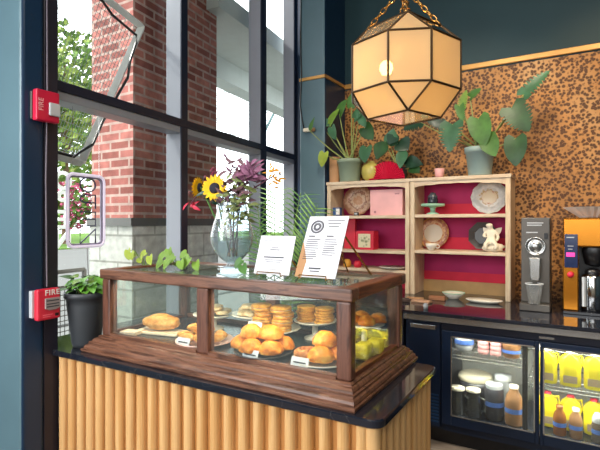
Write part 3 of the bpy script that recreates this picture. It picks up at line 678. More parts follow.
ln = [(a, b-.08*((i*7)%4)/4, v, th) for i, (a, b, v, th) in enumerate(ln)]
t, w, L = card(-.951, -.775, 1.56, TZ, .235, .125, 'brass easel holding the large menu', 'large printed menu sheet on a brass easel at the right of the case top', 1, ln, True)
bm = B(); torus(bm, (-w*.24, -.002, L*.82), .026, .004, Matrix.Rotation(PI/2, 3, 'X'), 24, 6); torus(bm, (-w*.24, -.002, L*.82), .013, .005, Matrix.Rotation(PI/2, 3, 'X'), 20, 6); obj('round_emblem', bm, plain('#6a6a70', .7), t, world=False)

# ================================================================== LEFT SIDE: ALARMS, SIGN, PLANTER
a1 = thing('fire_strobe', 'red fire alarm strobe on the dark window jamb, upper of the two alarms', 'fire alarm', (-2.12, 1.238, 1.955))
bm = B(); box(bm, -2.119, -2.105, 1.178, 1.292, 1.965, 2.09); obj('backplate', bm, 'darksteel', a1, bevel=.003)
bm = B(); box(bm, -2.105, -2.07, 1.182, 1.29, 1.957, 2.098); obj('housing', bm, 'red', a1, bevel=.006)
bm = B(); box(bm, -2.07, -2.058, 1.235, 1.288, 1.985, 2.045); ln_ = obj('strobe_lens', bm, 'clearish', a1, bevel=.006)
lettering('lettering', 'FIRE', .032, 'pink', a1, (.0505, -.035, .075), (PI/2, -PI/2, PI/2), .0006)
a2 = thing('fire_pull_station', 'red fire alarm pull station marked FIRE, lower of the two alarms', 'fire alarm', (-2.12, 1.235, 1.055))
bm = B(); box(bm, -2.1203, -2.095, 1.175, 1.244, 1.068, 1.19); obj('backplate', bm, 'clearish', a2, bevel=.002)
bm = B(); box(bm, -2.095, -2.062, 1.182, 1.289, 1.056, 1.197); obj('housing', bm, 'redbox', a2, bevel=.008)
bm = B(); rings(bm, [[(x, 1.213, 1.155), (x, 1.283, 1.155), (x, 1.283, 1.108), (x, 1.262, 1.10), (x, 1.234, 1.10), (x, 1.213, 1.108)] for x in (-2.062, -2.054)]); obj('pull_handle', bm, plain('#9a8f8c', .5), a2, bevel=.002)
bm = B()
for z in (1.143, 1.128, 1.116): box(bm, -2.054, -2.053, 1.219, 1.277, z-.002, z+.003)
obj('handle_marking', bm, 'ink', a2)
bm = B(); box(bm, -2.0619, -2.061, 1.205, 1.25, 1.078, 1.082); box(bm, -2.0619, -2.061, 1.205, 1.24, 1.07, 1.073); obj('small_print', bm, 'redlight', a2)
lettering('lettering', 'FIRE', .034, 'white', a2, (.0585, .014, .1235), (PI/2, 0, PI/2), .0008, 1.15, .0006)
bm = B(); box(bm, -2.0619, -2.061, 1.262, 1.28, 1.07, 1.083); obj('key_plate', bm, 'black', a2)
bm = B(); tube(bm, [(-2.114, 1.255, 4.28), (-2.114, 1.252, 3.2), (-2.114, 1.257, 2.09)], .004, 6); tube(bm, [(-2.114, 1.255, 1.965), (-2.114, 1.25, 1.7), (-2.114, 1.255, 1.2)], .004, 6); tag(obj('alarm_cable', bm, plain('#6d6470', .5)), 'thin grey cable running down the dark jamb between the two alarms', 'cable')

# neon OPEN sign hung inside the glass, its back to the room, so the letters read mirrored
ns = thing('neon_sign', 'vertical neon OPEN sign hanging in the window, seen from behind', 'sign', W(.19, 1.36, -.045))
bm = B()
def rr_loop(s0, s1, z0, z1, rad, off, n=6):
    pts = []
    for (cs, cz, a0) in ((s1-rad, z1-rad, 0), (s0+rad, z1-rad, PI/2), (s0+rad, z0+rad, PI), (s1-rad, z0+rad, 1.5*PI)):
        for k in range(n+1): a = a0+PI/2*k/n; pts.append(W(cs+rad*math.cos(a), cz+rad*math.sin(a), off))
    return pts+[pts[0]]
tube(bm, rr_loop(.075, .31, 1.37, 1.75, .035, -.045), .0085, 8, False); obj('border_tube', bm, 'neon', ns, True)
bm = B(); tube(bm, rr_loop(.083, .302, 1.378, 1.742, .03, -.052), .009, 8, False); obj('backing_frame', bm, plain('#9c94b0', .4), ns, True)
def stroke(pts, cz):        # letter strokes in a 1 x 1 cell, mirrored left to right; the letters are centred in the frame
    return [W(.205+(x-.5)*.10, cz+(y-.5)*.075, -.048) for x, y in pts]
GL = {'O': [[(.5+.5*math.cos(a), .5+.5*math.sin(a)) for a in [2*PI*k/16 for k in range(17)]]],
      'P': [[(1,0),(1,1),(.3,1),(.05,.9),(0,.72),(.05,.55),(.3,.45),(1,.45)]],
      'E': [[(0,0),(1,0),(1,1),(0,1)], [(1,.5),(.15,.5)]],
      'N': [[(1,0),(1,1),(0,0),(0,1)]]}
for i, ch in enumerate('OPEN'):
    bm = B()
    for s in GL[ch]: tube(bm, stroke(s, 1.70-.092*i), .0045, 6)
    obj('neon_letter', bm, 'tube', ns)
bm = B(); 
for s in (.11, .28): tube(bm, [W(s, 1.75, -.048), W(s, 2.1, -.05)], .0012, 4)
obj('hanging_wire', bm, 'steel', ns)
bm = B(); tube(bm, [W(.2, 1.37, -.05), W(.21, 1.2, -.05), W(.19, 1.0, -.05), W(.2, .92, -.05)], .0025, 5); obj('power_cord', bm, 'clearish', ns)

# planter
px, py = -2.058, 1.418
pt = thing('planter', 'black plastic planter with bushy green plant at the left end of the counter', 'potted plant', (px, py, .9005))
bm = B(); lathe(bm, [(0,0),(.06,0),(.066,.02),(.088,.2),(.09,.232),(.1,.236),(.101,.26),(.094,.262),(.09,.24),(0,.235)], (px, py, .9005), 32); obj('pot', bm, 'blackpot', pt, True)
random.seed(5)
for m, n in (('green1', 26), (plain('#6aa43c', .45, 0, .4, .3, 14), 34), ('green3', 16)):
    bm = B()
    for k in range(n):
        a = random.uniform(0, 2*PI); rad = random.uniform(.01, .07); h = random.uniform(.02, .085)
        b = Vector((px+rad*math.cos(a), py+rad*math.sin(a), 1.15+h)); d = Vector((math.cos(a)*random.uniform(.3,1), math.sin(a)*random.uniform(.3,1), random.uniform(-.5,.4)))*.078
        leaf(bm, b, b+d, .046, (0,-.3,1), 'oval', .2, .25)
    obj('foliage', bm, m, pt)
bm = B(); 
for k in range(10): a = k*.63; tube(bm, [(px+.02*math.cos(a), py+.02*math.sin(a), 1.13), (px+.05*math.cos(a), py+.05*math.sin(a), 1.2)], .003, 5)
obj('stems', bm, 'stem', pt)

# areca palm on the floor behind the case
pp = thing('areca_palm', 'feathery areca palm in a tall planter behind the display case', 'potted plant', (-1.62, 2.42, 0))
bm = B(); lathe(bm, [(0,0),(.13,0),(.17,.6),(.175,.62),(.16,.62),(.155,.58),(0,.58)], (-1.62, 2.42, 0), 28); obj('pot', bm, 'greypot', pp, True)
random.seed(3)
for k, (tx, ty, tz, sg) in enumerate(((-1.72,2.36,1.62,.12),(-1.60,2.38,1.70,.1),(-1.46,2.46,1.68,.12),(-1.32,2.42,1.60,.14),(-1.26,2.40,1.46,.2),(-1.36,2.34,1.40,.16),(-1.70,2.3,1.45,.16))):
    b = Vector((-1.62+random.uniform(-.04,.04), 2.42+random.uniform(-.04,.04), .58)); tip = Vector((tx, ty, tz))
    mid = b.lerp(tip, .55)+Vector((0,0,sg*1.1)); pts = []
    for j in range(15):
        t = j/14; pts.append(b*(1-t)**2+mid*2*t*(1-t)+tip*t*t)
    bm = B(); tube(bm, pts, [.006-.0003*j for j in range(15)], 5); fr = obj('frond_stem', bm, 'green3', pp)
    bm = B()
    for j in range(5, 15):
        d = (pts[j]-pts[j-1]).normalized()
        for f in (0, .5):
            p = pts[j-1].lerp(pts[j], f); sd = d.cross(Vector((.25,-1,.1))).normalized()
            for s in (-1, 1): leaf(bm, p, p+(d*.55+sd*s*.8+Vector((0,0,-.12))).normalized()*(.17-.007*abs(j-9)), .009, (0,-.8,.6), 'blade', .2, .5)
    subw(pp, fr, 'frond_leaflets', bm, ('green1', plain('#6f9446', .45, 0, .4, .3, 14))[k % 2])

# sensor with its wire on the far column
sn = thing('wall_sensor', 'small white sensor with a looping wire on the far teal column', 'sensor', (-2.16, 3.775, 2.33))
bm = B(); box(bm, -2.19, -2.11, 3.725, 3.775, 2.335, 2.37); obj('body', bm, 'cream', sn, bevel=.008)
bm = B(); lathe(bm, [(.018,0),(.018,.03),(0,.03)], (-2.11, 3.75, 2.352), 16, Matrix.Rotation(PI/2, 3, 'Y')); obj('lens_cap', bm, 'kraft', sn, True)
bm = B(); tube(bm, [(-2.235,3.768,4.28),(-2.24,3.768,3.2),(-2.23,3.768,2.85),(-2.245,3.766,2.60),(-2.22,3.766,2.45),(-2.19,3.75,2.36)], .007, 6); obj('wire', bm, 'black', sn)

# ================================================================== PENDANT LANTERN
LX, LY = -.738, 2.24
lam = thing('pendant_lantern', 'faceted amber glass pendant lantern hanging on chains', 'pendant lamp', (LX, LY, 2.0))
tc = Vector((-LX, -LY, 0)).normalized(); rt = Vector((-tc.y, tc.x, 0))
ph, al = 5.75, 20.5
def rp(ang, rad, z): a = R(ang); d = tc*math.cos(a)+rt*math.sin(a); return Vector((LX+d.x*rad, LY+d.y*rad, z))
RO, RI = .268, .177
zb0, zb1, zt1, zt0 = 2.012, 2.122, 2.350, 2.462
angs = []
for k in range(4): angs += [ph-al+90*k, ph+al+90*k]
lo = [rp(a, RO, zb1) for a in angs]; hi = [rp(a, RO, zt1) for a in angs]
bq = [rp(ph+90*k, RI, zb0) for k in range(4)]; tq = [rp(ph+90*k, RI, zt0) for k in range(4)]
faces = []
for i in range(8): faces.append([lo[i], lo[(i+1) % 8], hi[(i+1) % 8], hi[i]])
for k in range(4):
    a, b, c = 2*k, 2*k+1, (2*k+2) % 8
    faces.append([lo[a], lo[b], bq[k]]); faces.append([lo[b], lo[c], bq[(k+1) % 4], bq[k]])
    faces.append([hi[a], hi[b], tq[k]]); faces.append([hi[b], hi[c], tq[(k+1) % 4], tq[k]])
faces.append(bq)
edges = set(); bm = B()
for f in faces:
    for i in range(len(f)):
        e = tuple(sorted((tuple(round(q, 4) for q in f[i]), tuple(round(q, 4) for q in f[(i+1) % len(f)]))))
        if e not in edges: edges.add(e); tube(bm, e, .0055, 6)
obj('lantern_frame', bm, plain('#54402c', .35, .7), lam)
for f in faces:
    bm = B(); bm.faces.new([bm.verts.new(p) for p in f]); obj('glass_panel', bm, 'lampglass', lam)
def chain(bm, p, q, step=.032, r_=.013, w_=.0035):
    p, q = Vector(p), Vector(q); n = max(2, int((q-p).length/step)); d = (q-p).normalized()
    A = d.to_track_quat('X', 'Z').to_matrix()
    for k in range(n):
        c = p.lerp(q, (k+.5)/n); rot = A @ Matrix.Rotation(PI/2*(k % 2), 3, 'X') @ Matrix.Diagonal((1.5, .8, 1))
        torus(bm, c, r_, w_, rot, 10, 5)
apex = (LX, LY, 2.66)
for k in range(4):
    bm = B(); chain(bm, tq[k], apex); obj('chain', bm, 'brass', lam)
bm = B(); chain(bm, apex, (LX, LY, 4.24), .036, .014, .004); obj('chain', bm, 'brass', lam)
bm = B(); torus(bm, apex, .018, .005, Matrix.Rotation(PI/2, 3, 'X'), 16, 6); obj('ring', bm, 'brass', lam)
bm = B(); lathe(bm, [(0,0),(.06,0),(.065,.03),(.03,.06),(0,.06)], (LX, LY, 4.24), 24); obj('ceiling_rose', bm, 'brass', lam, True)
bm = B(); lathe(bm, [(0,.0),(.020,.002),(.018,.05),(0,.05)], (LX-.075, LY-.045, 2.29), 16); tube(bm, [(LX-.075, LY-.045, 2.34), (LX-.06, LY-.035, 2.38), (LX, LY, 2.42), (LX, LY, 2.66)], .005, 6); obj('socket', bm, 'brass', lam, True)
N = NT('bulb_glow'); em = N.n('ShaderNodeEmission', Color=(1, .62, .18, 1), Strength=42.); N.l(em.outputs[0], N.out.inputs[0])
bm = B(); lathe(bm, [(0,-.065),(.022,-.06),(.034,-.036),(.03,-.012),(.018,.002),(0,.004)], (LX-.075, LY-.045, 2.29), 20); obj('bulb', bm, N.m, lam, True)
pl_ = bpy.data.lights.new('lantern_light', 'POINT'); pl_.energy = 1.7; pl_.color = (1, .76, .46); pl_.shadow_soft_size = .05
lo_ = bpy.data.objects.new('lantern_light', pl_); COL.objects.link(lo_); lo_.location = (LX, LY, 2.19)

# ================================================================== BACK COUNTER AND FRIDGE
bc = thing('back_counter_top', 'long black stone worktop along the leopard print wall', 'worktop', (.2, 3.56, .87))
bm = B(); box(bm, -1.98, 2.48, 3.10, 4.198, .878, .90); obj('slab', bm, 'stone', bc, bevel=.004)
bm = B(); box(bm, -1.03, 2.48, 3.115, 3.135, .836, .876); obj('edge_strip', bm, 'steel', bc, bevel=.003)
bm = B(); box(bm, -1.95, -1.045, 3.16, 3.74, .1, .877); o = obj('base_cabinet', bm, 'cabinet', bevel=.004); tag(o, 'plain navy base cabinet under the left bookcase, behind the display case', 'cabinet')
bm = B(); box(bm, -1.93, -1.06, 3.2, 3.7, 0, .1); k_ = obj('toe_kick', bm, 'black'); k_.parent = o
bm = B(); box(bm, .66, 2.45, 3.16, 3.95, .0, .877); o = obj('base_cabinet', bm, 'cabinet', bevel=.004); tag(o, 'navy base cabinet continuing right of the bar fridge', 'cabinet')
fr = thing('bar_fridge', 'navy back bar fridge with sliding glass doors under the worktop', 'fridge', (-.2, 3.45, 0))
FX0, FX1, FY0, FY1 = -1.03, .64, 3.15, 3.95
bm = B()
box(bm, FX0, FX1, FY0+.02, FY1, .765, .834); box(bm, FX0, FX1, FY0+.02, FY1, .11, .20); box(bm, FX0, -.775, FY0+.02, FY1, .20, .765); box(bm, .40, FX1, FY0+.02, FY1, .20, .765)
obj('body', bm, 'cabinet', fr)
bm = B(); box(bm, -.775, .40, 3.78, FY1, .20, .765); obj('liner', bm, plain('#a9aaa6', .5), fr)
bm = B(); box(bm, FX0+.02, FX1-.02, FY0+.08, FY1, 0, .11); obj('toe_kick', bm, 'black', fr)
bm = B(); box(bm, -1.012, -.79, FY0, FY0+.02, .13, .825); sp = obj('side_panel', bm, 'cabinet', fr, bevel=.004)
bm = B(); box(bm, -.99, -.82, FY0-.006, FY0, .776, .806); subw(fr, sp, 'badge', bm, 'steel', bevel=.003)
bm = B()
for k in range(9): box(bm, -.89, -.80, FY0-.003, FY0, .16+k*.022, .17+k*.022)
subw(fr, sp, 'vent', bm, 'cabin_edge')
bm = B(); box(bm, -.775, .40, FY0, FY0+.02, .785, .83); hd = obj('header', bm, plain('#1c2030', .3), fr, bevel=.003)
bm = B(); box(bm, -.20, -.12, FY0-.003, FY0, .80, .812); subw(fr, hd, 'badge', bm, 'steel')
for (a, b) in ((-.775, -.2), (-.195, .39)):
    bm = B(); f = .058 if a < -.5 else .018
    box(bm, a, a+f, FY0-.005, FY0+.02, .16, .782); box(bm, b-.022, b, FY0-.005, FY0+.02, .16, .782); box(bm, a+f, b-.022, FY0-.005, FY0+.02, .748, .782); box(bm, a+f, b-.022, FY0-.005, FY0+.02, .16, .225)
    d = obj('door', bm, 'cabinet', fr, bevel=.003)
    bm = B(); box(bm, a+f, b-.022, FY0+.005, FY0+.009, .225, .748); subw(fr, d, 'door_pane', bm, 'fridgeglass')
    bm = B(); 
    for q in ((a+f-.002, a+f+.006, .223, .75), (b-.03, b-.022, .223, .75), (a+f, b-.022, .742, .75), (a+f, b-.022, .223, .231)): box(bm, q[0], q[1], FY0-.007, FY0-.002, q[2], q[3])
    subw(fr, d, 'door_trim', bm, 'steel')
bm = B(); box(bm, -.295, -.265, FY0+.03, FY0+.05, .2, .77); obj('inner_mullion', bm, 'black', fr)
def wire_shelf(x0, x1, z):
    bm = B()
    for k in range(5): y = 3.22+k*.13; tube(bm, [(x0, y, z), (x1, y, z)], .004, 5)
    n = int((x1-x0)/.022)
    for k in range(n+1): x = x0+(x1-x0)*k/n; tube(bm, [(x, 3.215, z+.004), (x, 3.75, z+.004)], .002, 4, False)
    tube(bm, [(x0, 3.213, z-.02), (x1, 3.213, z-.02)], .004, 5)
    return obj('wire_shelf', bm, 'steel', fr)
wire_shelf(-.77, -.29, .61); wire_shelf(-.27, .395, .50); wire_shelf(-.27, .395, .735)

def jar(name, label, cat, x, y, z, prof, mat, group=None, lid=None, lidmat='white', band=None, seg=24, bandmat='tape'):
    t = thing(name, label, cat, (x, y, z), 0, group)
    bm = B(); lathe(bm, prof, (0,0,0), seg); obj('body', bm, mat, t, True, world=False)
    if lid: bm = B(); lathe(bm, lid, (0,0,0), seg); obj('lid', bm, lidmat, t, True, world=False)
    if band:
        bm = B(); z0, z1, r_ = band; a0 = -PI*.95
        L0 = [bm.verts.new((r_*math.cos(a), r_*math.sin(a), z0)) for a in [a0+PI*.9*k/10 for k in range(11)]]; L1 = [bm.verts.new((v.co.x, v.co.y, z1)) for v in L0]
        for k in range(10): bm.faces.new((L0[k], L0[k+1], L1[k+1], L1[k]))
        obj('tape_label', bm, bandmat, t, world=False)
    return t
SZ = .617
# left door, upper shelf
cups = jar('paper_cup_stack', 'stack of white cups banded with blue tape at the left of the fridge shelf', 'cups', -.668, 3.32, SZ, [(0,0),(.045,0),(.062,.04),(.058,.041),(.064,.08),(.06,.081),(.066,.12),(0,.12)], 'clearish', None, None, None, (.055,.085,.066))
for i, (x, m) in enumerate(((-.545, 'second from left'), (-.468, 'third from left'))):
    jar('pink_cup_stack', f'stack of pale pink cups on the fridge shelf, {m}', 'cups', x, 3.32, SZ, [(0,0),(.03,0)]+[q for k in range(4) for q in ((.034,.03*k+.004),(.036,.03*k+.026),(.031,.03*k+.029))]+[(0,.119)], 'pink', 'cup stacks on the upper fridge shelf')
jar('brown_tub', 'brown tub with blue tape lid at the right of the fridge shelf', 'tub', -.375, 3.34, SZ, [(0,0),(.05,0),(.058,.08),(.058,.1),(0,.1)], 'caramel', None, [(0,.115),(.06,.112),(.06,.1)], 'tape', (.03,.05,.06))
# lower left: bowl, jugs, containers
bw = jar('lidded_bowl', 'large white lidded bowl on the fridge floor at the left', 'bowl', -.62, 3.46, .204, [(0,0),(.08,0),(.10,.10),(.112,.19),(0,.19)], 'darkliq', None, [(.116,.19),(.118,.20),(.112,.222),(.08,.236),(0,.239)], plain('#b9b09a', .5))
for i, x in enumerate((-.695, -.598)):
    t = jar('steel_pitcher', f'dark steel milk pitcher on the fridge floor, {("at the left edge","second from left")[i]}', 'pitcher', x, 3.24+.02*i, .204, [(0,0),(.045,0),(.05,.02),(.046,.09),(.04,.15),(.046,.17)], plain('#707478', .25, .8), 'pitchers on the fridge floor', [(.047,.17),(.047,.185),(0,.19)], 'cream')
    bm = B(); tube(bm, [(.045,-.01,.14),(.075,-.02,.13),(.078,-.02,.06),(.05,-.01,.04)], .006, 6); obj('handle', bm, 'steel', t, world=False)
jar('tall_canister', 'tall grey canister with blue tape in the middle of the fridge floor', 'canister', -.475, 3.30, .204, [(0,0),(.056,0),(.06,.01),(.06,.19),(.05,.205)], 'darkliq', None, [(.052,.2),(.054,.225),(.05,.232),(0,.234)], 'clearish', (.09,.12,.061))
jar('tall_canister', 'grey canister without tape standing behind the taped one', 'canister', -.44, 3.45, .204, [(0,0),(.056,0),(.06,.01),(.06,.2),(.05,.22)], plain('#8a8c90', .3), None, [(.052,.22),(.054,.25),(0,.256)], 'clearish')
jar('syrup_bottle', 'caramel syrup bottle with blue tape right of the tall canister', 'bottle', -.352, 3.27, .204, [(0,0),(.05,0),(.054,.01),(.054,.14),(.046,.18),(.026,.215),(.024,.235)], 'caramel', None, [(.027,.23),(.027,.25),(0,.252)], 'cream', (.08,.11,.055))
# right door: yellow jugs in two rows, bottles before the lower row
def jug(x, y, z, label, red, grp):
    t = thing('yellow_jug', label, 'jug', (x, y, z), 0, grp)
    bm = B(); rings(bm, [[(sx*w*.5, sy*.045, h) for sx, sy in ((-1,-.6),(-.6,-1),(.6,-1),(1,-.6),(1,.6),(.6,1),(-.6,1),(-1,.6))] for w, h in ((.1,0),(.112,.008),(.114,.07),(.108,.078),(.114,.09),(.114,.14),(.1,.168),(.05,.188),(.036,.197))]); obj('body', bm, 'jug', t, True, .004, world=False)
    bm = B(); rings(bm, [[(-.037,-.0465,z0),(.037,-.0465,z0),(.037,-.0455,z0),(-.037,-.0455,z0)] for z0 in (.022,.066)]); obj('jug_label', bm, 'juglabel', t, world=False)
    bm = B(); lathe(bm, [(.02,.19),(.021,.21),(0,.212)], (0,0,0), 16); obj('cap', bm, 'redbox' if red else 'white', t, True, world=False)
    bm = B(); tube(bm, [(.022,0,.178),(.06,0,.19),(.066,0,.14),(.05,0,.11)], .008, 6); obj('handle', bm, 'jug', t, world=False)
    return t
for k in range(4):
    jug(-.165+k*.126, 3.29, .506, f'yellow jug on the upper shelf of the right fridge door, {("leftmost","second from left","third from left","fourth from left")[k]}', 0, 'yellow jugs on the upper shelf')
    jug(-.165+k*.126, 3.38, .204, f'yellow jug with red cap on the fridge floor, {("leftmost","second from left","third from left","fourth from left")[k]}', 1, 'red capped jugs on the fridge floor')
for k in range(3):
    jar('sauce_bottle', f'sauce bottle with blue tape before the lower yellow jugs, {("leftmost amber","middle brown","rightmost grey topped")[k]}', 'bottle', -.095+k*.085+.03*(k==2), 3.255, .204, [(0,0),(.032,0),(.036,.008),(.036,.10),(.03,.13),(.018,.15),(.018,.165)], ('amber','caramel',plain('#6a5a4c', .3))[k], 'bottles before the yellow jugs', [(.02,.16),(.02,.178),(0,.18)] if k < 2 else [(.034,.118),(.034,.14),(.02,.17),(0,.172)], ('amber','cream','clearish')[k], (.055,.08,.037))
for k, (x, m, w) in enumerate(((-.13,'clearish','grey'),(-.03,'white','white'),(.06,'redbox','red and white'),(.16,'burgundy','dark red'))):
    bm = B(); box(bm, -.04, .04, -.05, .05, 0, .02); o = obj('carton', bm, m, bevel=.004); tag(place(o, (x, 3.3, .7415)), f'{w} flat carton on the top fridge shelf', 'carton')

# ================================================================== BOOKCASES ON THE BACK COUNTER
SY0, SY1 = 3.80, 4.10
SB = .9005
def bookcase(label, x0, x1, shelves, bands, foot):
    t = thing('bookcase', label, 'bookcase', ((x0+x1)/2, 3.9, SB)); w = .036
    for x in (x0, x1-w):
        bm = B(); box(bm, x, x+w, SY0, SY1, SB, 1.835); obj('side_panel', bm, 'oak', t, bevel=.003)
    bm = B(); box(bm, x0-.006, x1+.006, SY0-.008, SY1, 1.835, 1.862); obj('top_board', bm, 'oak_x', t, bevel=.003)
    bm = B(); n = 24; poly = [(x0+w, 1.835)]
    for k in range(n+1):
        f = k/n; xx = x0+w+(x1-x0-2*w)*f; zz = 1.785+.022*math.sin(PI*f)**.6+.004*abs(math.sin(5*PI*f)); poly.append((xx, zz))
    poly.append((x1-w, 1.835)); prism(bm, poly, SY0+.004, SY0+.018); obj('arched_valance', bm, 'oak_x', t)
    for z in shelves:
        bm = B(); box(bm, x0+w, x1-w, SY0+.004, SY1-.012, z-.026, z); obj('shelf_board', bm, 'oak_x', t, bevel=.003)
    bm = B(); box(bm, x0+w, x1-w, SY1-.012, SY1, SB, 1.835); bk = obj('back_panel', bm, 'shelfback', t)
    for z0, z1 in bands:
        bm = B(); box(bm, x0+w, x1-w, SY1-.0135, SY1-.012, z0, z1); subw(t, bk, 'red_band', bm, 'redband')
    if foot:
        bm = B(); box(bm, x0+w, x1-w, SY1-.03, SY1-.0136, SB, 1.0); obj('foot_board', bm, plain('#c49a62', .5), t)
    return t
S1, S2, S3 = 1.557, 1.268, 1.092
bookcase('left whitewashed oak bookcase with magenta back behind the menu', -1.977, -1.205, [S1, 1.255, S3], [(SB, .98)], 0)
bookcase('right whitewashed oak bookcase with magenta and red back', -1.198, -.432, [1.563, 1.268], [(1.563, 1.655), (1.268, 1.37), (1.0, 1.075)], 1)
# decorative plates leaning on the shelves
def show_plate(label, x, z, r, mats, tilt=.22, oct_=0, scal=0, mid=None, y=4.03):
    x *= 1.033; r *= 1.03
    t = thing('display_plate', label, 'plate', (x, y, z)); t.rotation_euler = (-tilt, 0, 0); t['_at'] = (0, 0, -r)
    rot = Matrix.Rotation(PI/2, 3, 'X')
    seg = 8 if oct_ else 40
    if oct_: rot = rot @ Matrix.Rotation(PI/8, 3, 'Z')
    o = None
    for nm, pr, m in (('rim', [(r*.58,.004),(r*.66,.008),(r,.022),(r,.017),(r*.66,.002)], mats[0]), ('well', [(0,.004),(r*.58,.004),(r*.66,.0),(0,-.001)], mats[1])):
        bm = B(); lathe(bm, pr, (0,0,0), seg, rot, .025 if scal else 0, 12)
        o = obj(nm, bm, m, t, not oct_, world=False); o.location = (0, 0, r)
    if mid:
        bm = B(); lathe(bm, [(0,.012),(r*.3,.01),(r*.42,.005)], (0,0,0), 24, rot); o = obj('centre_motif', bm, mid, t, True, world=False); o.location = (0, 0, r)
show_plate('scalloped peach patterned plate on the top shelf of the left bookcase', -1.722, S1+.001, .142, ('deco1', 'deco1'), .2, 0, 1)
show_plate('white bowl-like plate with gold centre on the top shelf of the right bookcase', -.60, 1.5645, .135, ('deco3', 'deco3'), .2, 0, 1, 'deco2')
show_plate('blossom rimmed cream plate on the middle shelf of the right bookcase', -1.04, 1.2695, .132, ('deco2', 'cream'), .2)
show_plate('dark octagonal plate behind the white figurine', -.645, 1.2695, .115, ('darksteel', plain('#3a3c38', .3)), .15, 1)
# small things on the left bookcase
bm = B(); box(bm, -.02, .02, -.012, .012, 0, .03); o = obj('plate_plaque', bm, 'black', bevel=.003); b2 = B(); box(b2, -.013, .013, -.0135, -.012, .009, .022); q = obj('plaque_mark', b2, 'clearish'); q.parent = o
tag(place(o, (-1.70, 3.835, S1+.0005)), 'tiny black plaque standing before the peach plate', 'plaque')
t = thing('blue_box', 'small blue and white box at the left end of the top shelf', 'box', (-1.905, 3.87, S1+.0005))
bm = B(); box(bm, -.033, .033, -.03, .03, 0, .075); obj('carton', bm, plain('#24508c', .4), t, bevel=.003, world=False)
bm = B(); box(bm, .0, .0335, -.0305, -.02, .01, .065); obj('white_panel', bm, 'white', t, world=False)
t = thing('pink_box', 'flat pale pink box filling the right half of the top shelf', 'box', (-1.43, 3.905, S1+.0005))
bm = B(); box(bm, -.148, .148, -.05, .05, 0, .225); obj('lid', bm, 'pink', t, bevel=.006, world=False)
bm = B(); box(bm, .08, .12, -.0515, -.05, .18, .19); box(bm, -.11, -.09, -.0515, -.05, .02, .04); obj('print', bm, plain('#b87c84', .6), t, world=False)
t = thing('gift_box', 'red gift box with a leafy picture on the middle shelf', 'box', (-1.615, 3.88, 1.2555))
bm = B(); box(bm, -.085, .085, -.06, .06, 0, .165); obj('carton', bm, 'redbox', t, bevel=.004, world=False)
bm = B(); box(bm, -.06, .055, -.062, -.06, .02, .14); bmesh.ops.translate(bm, verts=bm.verts, vec=(0,0,-.08)); p_ = obj('picture', bm, 'picture', t, world=False); p_.location = (0, 0, .08)
bm = B(); prism(bm, [(-.06,0),(.06,0),(.05,.29),(-.05,.29)], -.02, .02); o = obj('red_bag', bm, 'redbox', bevel=.006); tag(place(o, (-1.80, 3.93, 1.2555)), 'tall red paper bag standing behind the menu sheet', 'bag')
for i, (x, h, m, w) in enumerate(((-1.80, .07, 'orange', 'orange red'), (-1.70, .06, 'redbox', 'red'))):
    bm = B(); lathe(bm, [(0,0),(.03,0),(.036,.02),(.034,h*.7),(.02,h),(0,h)], (0,0,0), 20); o = obj('small_jar', bm, m, None, True); tag(place(o, (x, 3.86, S3+.0005)), f'small {w} jar on the low shelf of the left bookcase', 'jar')
bm = B(); lathe(bm, [(0,0),(.06,0),(.12,.018),(.118,.022),(.06,.006),(0,.005)], (0,0,0), 32); o = obj('small_plate', bm, 'plateW', None, True); tag(place(o, (-1.38, 3.885, S3+.0005)), 'white plate lying on the low shelf of the left bookcase', 'plate')
# right bookcase
t = thing('cake_stand', 'mint green cake stand on the top shelf of the right bookcase', 'cake stand', (-1.035, 3.89, 1.5635))
bm = B(); lathe(bm, [(0,.078),(.09,.078),(.096,.088),(.096,.068),(.09,.066),(.03,.06)], (0,0,0), 32); obj('dish', bm, 'mint', t, True, world=False)
bm = B(); lathe(bm, [(.05,0),(.05,.008),(.02,.02),(.022,.05),(.035,.062)], (0,0,0), 24); obj('foot', bm, 'mint', t, True, world=False)
t = thing('dark_jar', 'dark lidded jar standing on the mint cake stand', 'jar', (-1.035, 3.89, 1.643))
bm = B(); lathe(bm, [(0,0),(.038,0),(.042,.01),(.042,.05),(.036,.06)], (0,0,0), 24); obj('body', bm, plain('#2c3038', .15), t, True, world=False)
bm = B(); lathe(bm, [(.04,.06),(.04,.072),(.03,.08),(.02,.1),(0,.104)], (0,0,0), 24); obj('lid', bm, plain('#50545c', .2), t, True, world=False)
t = thing('teacup', 'white teacup in front of the blossom plate', 'cup', (-1.035, 3.845, 1.2685))
bm = B(); lathe(bm, [(0,0),(.02,0),(.024,.006),(.042,.03),(.046,.055),(.042,.055),(.036,.02),(0,.012)], (0,0,0), 24); obj('bowl', bm, 'plateW', t, True, world=False)
bm = B(); torus(bm, (.052,0,.032), .014, .004, Matrix.Rotation(PI/2, 3, 'X'), 14, 6); obj('handle', bm, 'plateW', t, True, world=False)
